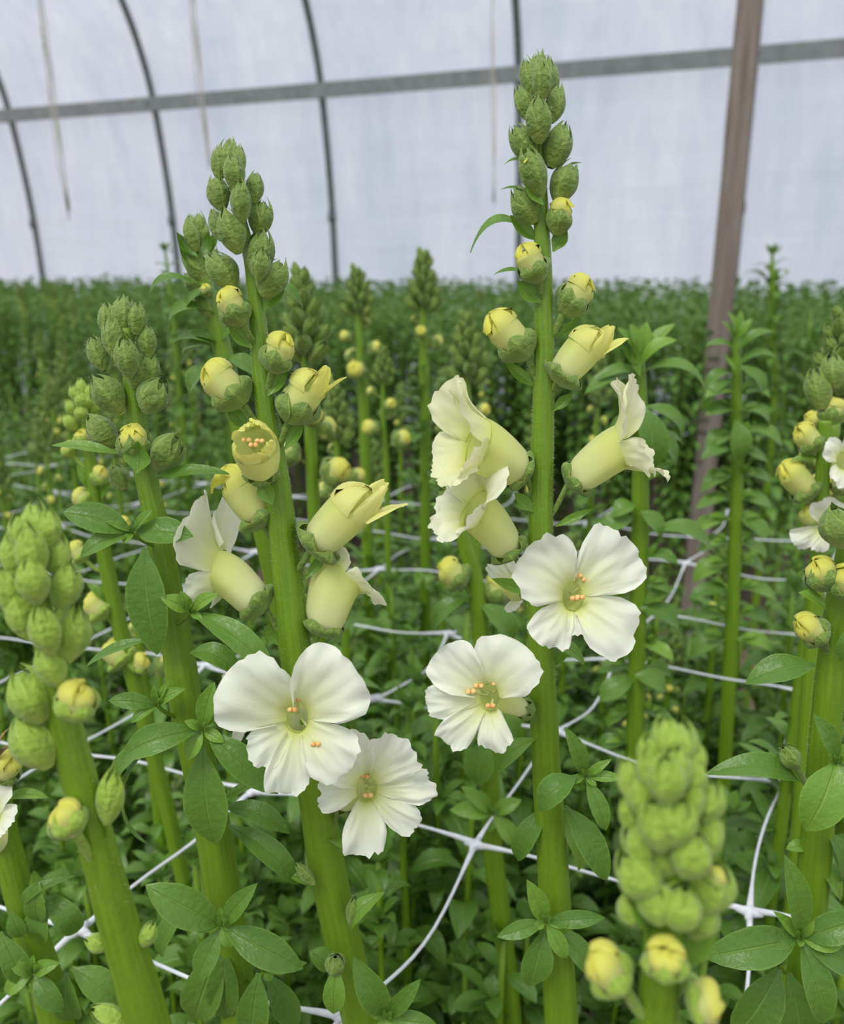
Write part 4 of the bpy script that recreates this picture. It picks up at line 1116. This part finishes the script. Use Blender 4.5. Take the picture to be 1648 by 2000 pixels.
hero_leafy([(1248, 660, .47, 14), (1248, 760, .47, 30), (1250, 900, .47, 33), (1250, 1050, .47, 35), (1244, 1250, .47, 35), (1240, 1420, .47, 36), (1236, 1560, .47, 36)],
  'leafy snapdragon without flowers right of the tallest stem', 68,
  [(1246, 700, 1228, 632, 30, .1, 4, 2, 'leaf_fresh'), (1250, 700, 1262, 628, 30, .1, 0, 0, 'leaf_fresh'), (1245, 705, 1205, 640, 34, .1, 6, 3, 'leaf_fresh'), (1250, 705, 1318, 632, 30, .12, 0, 0, 'leaf_fresh'), (1252, 712, 1322, 664, 34, .22, 5, 3, 'leaf_fresh'),
   (1246, 712, 1212, 672, 34, -.1, 8, 3), (1244, 730, 1165, 742, 34, .2, 4), (1252, 728, 1378, 770, 34, .34, 4, 6), (1244, 740, 1140, 772, 40, .22, 2), (1250, 735, 1240, 668, 26, -.1, 9, 3, 'leaf_fresh'),
   (1256, 795, 1330, 862, 40, .3, 3), (1250, 790, 1268, 925, 66, .2, 14, 3), (1240, 800, 1200, 880, 44, .25, 4), (1258, 850, 1318, 915, 40, .28, 6), (1258, 940, 1310, 905, 30, .1, 3, 3, 'leaf_fresh'),
   (1262, 1040, 1394, 1082, 44, .3, 6, 6), (1240, 1010, 1170, 1050, 46, .22, 4), (1250, 1000, 1290, 1050, 44, .2, 10), (1240, 985, 1196, 1010, 40, .2, 6), (1250, 1180, 1318, 1150, 32, .1, 4), (1250, 1190, 1326, 1225, 50, .2, 6),
   (1240, 1200, 1186, 1250, 46, .2, 4), (1240, 1320, 1300, 1350, 50, .2, 8), (1236, 1330, 1170, 1370, 46, .2, 4)],
  [860, 1090, 1140, 1260, 1300, 1390, 1450], 78, 34)
hero_leafy([(1436, 640, .60, 10), (1438, 740, .60, 22), (1440, 900, .60, 25), (1436, 1050, .60, 27), (1430, 1200, .60, 28), (1424, 1330, .60, 28)],
  'small leaved snapdragon standing in front of the wooden post', 69,
  [(1436, 660, 1420, 608, 18, .1, 3, 2, 'leaf_fresh'), (1438, 660, 1446, 606, 18, .1, 0, 0, 'leaf_fresh'), (1438, 665, 1470, 622, 18, .1, 2, 2, 'leaf_fresh'), (1434, 665, 1408, 628, 18, .1, 3, 2, 'leaf_fresh'), (1440, 690, 1516, 650, 24, .3, 3), (1434, 690, 1376, 676, 22, .25, 3),
   (1438, 720, 1412, 690, 26, -.1, 8, 3, 'leaf_fresh'), (1440, 716, 1518, 700, 24, .3, 3), (1444, 716, 1490, 778, 42, .2, 8), (1432, 730, 1372, 760, 26, .3, 3), (1432, 745, 1372, 810, 26, .45, 5), (1436, 820, 1438, 900, 46, .2, 12), (1444, 800, 1500, 838, 34, .35, 6)],
  [765, 800, 845, 885, 930, 975, 1015, 1060, 1100, 1150, 1200, 1250], 80, 40)
mid_plant((1640, 640), (1606, 1010), .40, 'snapdragon at the right edge with yellow buds and dangling white petals', 70, spike=170, budn=6, wpx=28, spw=80, s0=.10)
mid_plant((655, 770), (668, 1050), .56, 'small blurred spike right of the tall left flower, half as high', 71, spike=110, budn=5, wpx=18, spw=56, s0=.10, fresh=True)
mid_plant((748, 690), (756, 980), .74, 'blurred thin spike with yellow buds in the middle gap', 72, spike=70, budn=5, wpx=13, spw=40, s0=.12, fresh=True)
mid_plant((1508, 492), (1512, 800), 1.5, 'leafy tip sticking up right of the wooden post', 73, spike=0, wpx=14, L=.055, W=.018, step=.02)
mid_plant((322, 485), (350, 760), 1.0, 'blurred thin leafy tip behind the small hooked spike', 74, spike=0, wpx=10, L=.03, W=.010)
mid_plant((262, 1150), (300, 1500), .46, 'low budded stem half hidden behind the broad leaved plant', 75, spike=60, budn=4, wpx=24, spw=50, s0=.08)

# flowers at the right edge on the far plant
rg = Plant([(1612, 820, .36, 26), (1608, 900, .36, 28), (1600, 1040, .36, 30), (1590, 1200, .36, 32)], 'slim stem with large yellow bud at the right edge above the thick stem', seed=77, hairn=0)
OCC.append(tuple(np.array(rg.root.location)[:2]))
rg.bud(1600, 880, 1548, 826, 56, kind='yellow', frac=.55, hair=0, ped=905); rg.bud(1588, 972, 1518, 896, 66, kind='yellow', frac=.35, hair=0, ped=1010); rg.bud(1596, 1030, 1566, 980, 50, kind='yellow', frac=.3, hair=0)
rg.bud(1620, 830, 1632, 770, 48, kind='yellow', frac=.6, hair=0); rg.bud(1606, 800, 1590, 720, 50, hair=0); rg.bud(1630, 760, 1625, 690, 50, hair=0)
rg.flower((1640, 960), (1650, 900), [(150, 40, 46, 40, 90), (60, 50, 60, 40, 90), (240, 40, 50, 40, 90), (300, 40, 50, 40, 90)], face=(.1, .1, 1), R=18, rb=14, md=10, hair=0)
rg.flower((1625, 1010), (1612, 1030), [(200, 34, 60, 40, 90), (250, 34, 40, 40, 90), (90, 50, 60, 40, 90)], face=(-.3, -.3, 1), R=14, rb=12, md=8, hair=0)
rg.leaf(1606, 898, 1540, 902, 16, m='leaf_fresh')

# ---------------------------------------------------------------- the rest of the crop
def shoot_variant(seed, H, L, W, step, nx, ny, spike, depth, budn=0, lowp=True, droop=.5, ros=True, lean=.02, r=.0032, branches=2, spread=.045):
    rng = random.Random(seed)
    top = V(rng.uniform(-lean, lean), rng.uniform(-lean, lean), H); foot = V(0, 0, 0)
    pts = stem_curve(top, foot, V(rng.uniform(-.01, .01), rng.uniform(-.01, .01), 0), 14)
    mL, mS, mB, mY = MB(), MB(), MB(), MB()
    sl = .045 if spike else 0
    for b_ in range(branches):          # side branches from low on the stem
        a = b_ * 2.2 + rng.random()
        fork = foot + (top - foot) * rng.uniform(.25, .4)
        tp = V(math.cos(a) * spread * rng.uniform(.7, 1.2), math.sin(a) * spread * rng.uniform(.7, 1.2), H * (rng.uniform(.90, .99) if not spike else rng.uniform(.72, .84)))
        bp = stem_curve(tp, fork, V(math.cos(a), math.sin(a), 0) * spread * .35, 10)
        leafy(mL, mS, bp, .004, min(depth * .8, H * .55), rng, L * .95, W, step, nx, ny, ros, droop, r=r * .7, top=True, stemn=5)
    leafy(mL, mS, pts, sl + .004 + budn * .008, depth, rng, L, W, step, nx, ny, ros, droop, r=r, top=not spike, stemn=6)
    if spike:
        spike_into(mB, top + V(0, 0, .004), V(0, 0, 1), sl, .014, rng, n=16)
        for k in range(budn):
            c = top + V(0, 0, -sl - .004 - k * .009); a = k * 2.4
            out = nrm(V(math.cos(a), math.sin(a), .5)); fr = frame(out, V(0, 0, 1))
            sepal(mB, c + out * .004, fr, .008, .0045, 0, 1.5, nx=5, ny=4, open_=.2); sepal(mB, c + out * .004, fr, .008, .0045, 3.14, 1.5, nx=5, ny=4, open_=.2)
            lobe(mY, c + out * .009, fr, .0042, 0, math.pi, .008, 0, -140, tint=1, nx=9, ny=5, y0=.3, notch=0, outline=40)
    return mL, mS, mB, mY

def make_proto(name, v, leafm, stemm):
    mL, mS, mB, mY = v
    parts = [('foliage', mL.data(name + '_foliage', M[leafm])), ('stem', mS.data(name + '_stem', M[stemm]))]
    if mB.n: parts.append(('bud_spike', mB.data(name + '_spike', M['bud'])))
    if mY.n: parts.append(('yellow_buds', mY.data(name + '_buds', M['petal'])))
    return parts
near_leafy = [make_proto('near_leafy', shoot_variant(100 + k, .60, .042, .0165, .022, 5, 8, False, .42, branches=3), 'leaf', 'stem') for k in range(6)]
near_spike = [make_proto('near_spike', shoot_variant(120 + k, .80, .040, .0155, .021, 5, 8, True, .5, budn=5, branches=2), 'leaf', 'stem') for k in range(4)]
far_leafy = [make_proto('far_leafy', shoot_variant(140 + k, .90, .046, .020, .017, 3, 6, False, .72, droop=.6, ros=False, branches=3, spread=.05), 'leaf_far', 'stem_far') for k in range(6)]
far_spike = [make_proto('far_spike', shoot_variant(160 + k, .90, .042, .019, .017, 3, 6, True, .68, budn=5, ros=False, branches=3, spread=.05), 'leaf_far', 'stem_far') for k in range(2)]

def zone(p, h):
    x = proj(V(p[0], p[1], h))[0]; d = p[1]
    for lim, nm in ((330, 'left of the broad leaved stem'), (570, 'between the two left stems'), (1040, 'between the two tall plants'), (1400, 'between tallest plant and post'), (9999, 'near the right edge')):
        if x < lim: break
    if d < 1.6:
        return nm, ('low in front' if d < .32 else 'just behind the front' if d < .5 else 'in the middle rows' if d < .85 else 'in the back rows')
    return nm, ('front row' if q_of(p) < 2.6 else 'deeper in')
def place(parts, loc, rz, sc, label, group):
    root = empty('snapdragon_plant', loc)
    root.rotation_euler = (0, 0, rz); root.scale = (sc[0], sc[0], sc[1])
    tag(root, label, 'plant', group)
    for nm, me in parts:
        if nm == 'foliage': continue
        o = bpy.data.objects.new(nm, me); COL.objects.link(o); o.parent = root
    o = bpy.data.objects.new('foliage', parts[0][1]); COL.objects.link(o); o.parent = root
    return root

rng = random.Random(9)
count = {'near': 0, 'far': 0}
DG = np.array([[NE1[0], NE2[0]], [NE1[1], NE2[1]]])
rest = []
def q_of(p): return float(np.dot(p[:2] - V(0, 0), E2[:2]))
cand = []
for j in range(-3, 48):
    for i in range(-40, 40):
        p = V(N3[0], N3[1], 0) + NE1 * (i + .5) + NE2 * (j + .5) + V(rng.uniform(-.025, .025), rng.uniform(-.025, .025), 0)
        if p[1] < .12: continue
        cand.append(p)
        if 1.05 > p[1]: cand.append(p + NE1 * rng.uniform(.35, .6) + NE2 * rng.uniform(-.3, .3))
for p in cand:
    q = q_of(p); d = p[1]
    if 1.55 < q < 2.28: continue
    if q > 5.2 - .25 + .0: continue
    if (p[0] - .757) ** 2 + (p[1] - 2.2) ** 2 < .07 ** 2: continue
    if q < 1.6:                       # near bed
        if any((p[0] - a) ** 2 + (p[1] - b) ** 2 < .028 ** 2 for a, b in OCC): continue
        if d < .30: h = rng.uniform(.52, .62)
        elif d < .36: h = rng.uniform(.58, .68)
        elif d < .5: h = rng.uniform(.62, .745)
        elif d < .9: h = rng.uniform(.58, .74)
        else: h = rng.uniform(.70, .86)
        left = p[0] < -.24 * d
        if not left and d > .5: h = min(.76, 1 - .385 * d) + rng.uniform(-.07, .04)
        tallish = d > .75 and rng.random() < (.35 if left else .16)
        if tallish: h = max(h, rng.uniform(.80, .92))
        pt = proj(V(p[0], p[1], h)); pm = proj(V(p[0], p[1], h - .15))
        if not (-60 < pt[0] < 1710 or -60 < pm[0] < 1710) or pt[1] > 2080: continue
        if tallish or (d > .55 and rng.random() < .3):
            pr = near_spike[rng.randrange(4)]; sc = (1, h / .80)
            place(pr, (p[0], p[1], 0), rng.random() * 6.28, (1, h / .80), 'slim yellow budded snapdragon %s, %s' % zone(p, h), 'budding snapdragons filling the near bed')
        else:
            pr = near_leafy[rng.randrange(6)]
            place(pr, (p[0], p[1], 0), rng.random() * 6.28, (rng.uniform(.9, 1.1), h / .60 if h > .55 else h / .60), 'short leafy snapdragon %s, %s' % zone(p, h), 'leafy shoots filling the near bed')
        count['near'] += 1
    else:
        h = .925 + rng.uniform(-.04, .03) + (.02 if rng.random() < .08 else 0)
        if q > 3.4: h = .935 + rng.uniform(-.04, .02)
        pt = proj(V(p[0], p[1], h))
        if not (-90 < pt[0] < 1740): continue
        rest.append((q, p, h))
rest.sort(key=lambda r_: r_[0])
NF = max(0, 290 - count['near'])
mbF = MB(); mbS_ = MB(); mbB = MB()
low = [shoot_variant(180 + k, .90, .05, .024, .026, 2, 4, False, .30, ros=False, droop=.6, branches=2, spread=.05) for k in range(4)]
lowfront = None
def merged(mb, src, loc, rz, sc):
    if not src.n: return
    v = np.concatenate(src.v); ca, sa = math.cos(rz), math.sin(rz)
    v2 = np.stack([v[:, 0] * ca - v[:, 1] * sa, v[:, 0] * sa + v[:, 1] * ca, v[:, 2] * sc], 1) + np.array([loc[0], loc[1], 0])
    mb.add(v2, src.f, np.concatenate(src.a))
for k, (q, p, h) in enumerate(rest):
    left = p[0] < -.25 * p[1]
    if k < NF:
        sp = rng.random() < (.45 if left else .12)
        pr = far_spike[rng.randrange(2)] if sp else far_leafy[rng.randrange(6)]
        place(pr, (p[0], p[1], 0), rng.random() * 6.28, (1, h / .90), ('budded snapdragon beyond the path, %s, %s' if sp else 'leafy snapdragon beyond the path, %s, %s') % zone(p, h),
              'budded snapdragons of the far bed' if sp else 'leafy snapdragons of the far bed')
    else:
        src = low[rng.randrange(4)]; rz = rng.random() * 6.28
        merged(mbF, src[0], p, rz, h / .90); merged(mbF, src[2], p, rz, h / .90)
if mbF.n:
    ro = mbF.obj('snapdragon_crop', M['leaf_far'])
    tag(ro, 'mass of far snapdragons reaching back to the plastic wall', 'crop', kind='stuff')
print('near', count['near'], 'far', len(rest), 'stuff verts', mbF.n)
for o in list(bpy.data.objects):
    if o.type == 'EMPTY' and not o.children: bpy.data.objects.remove(o)
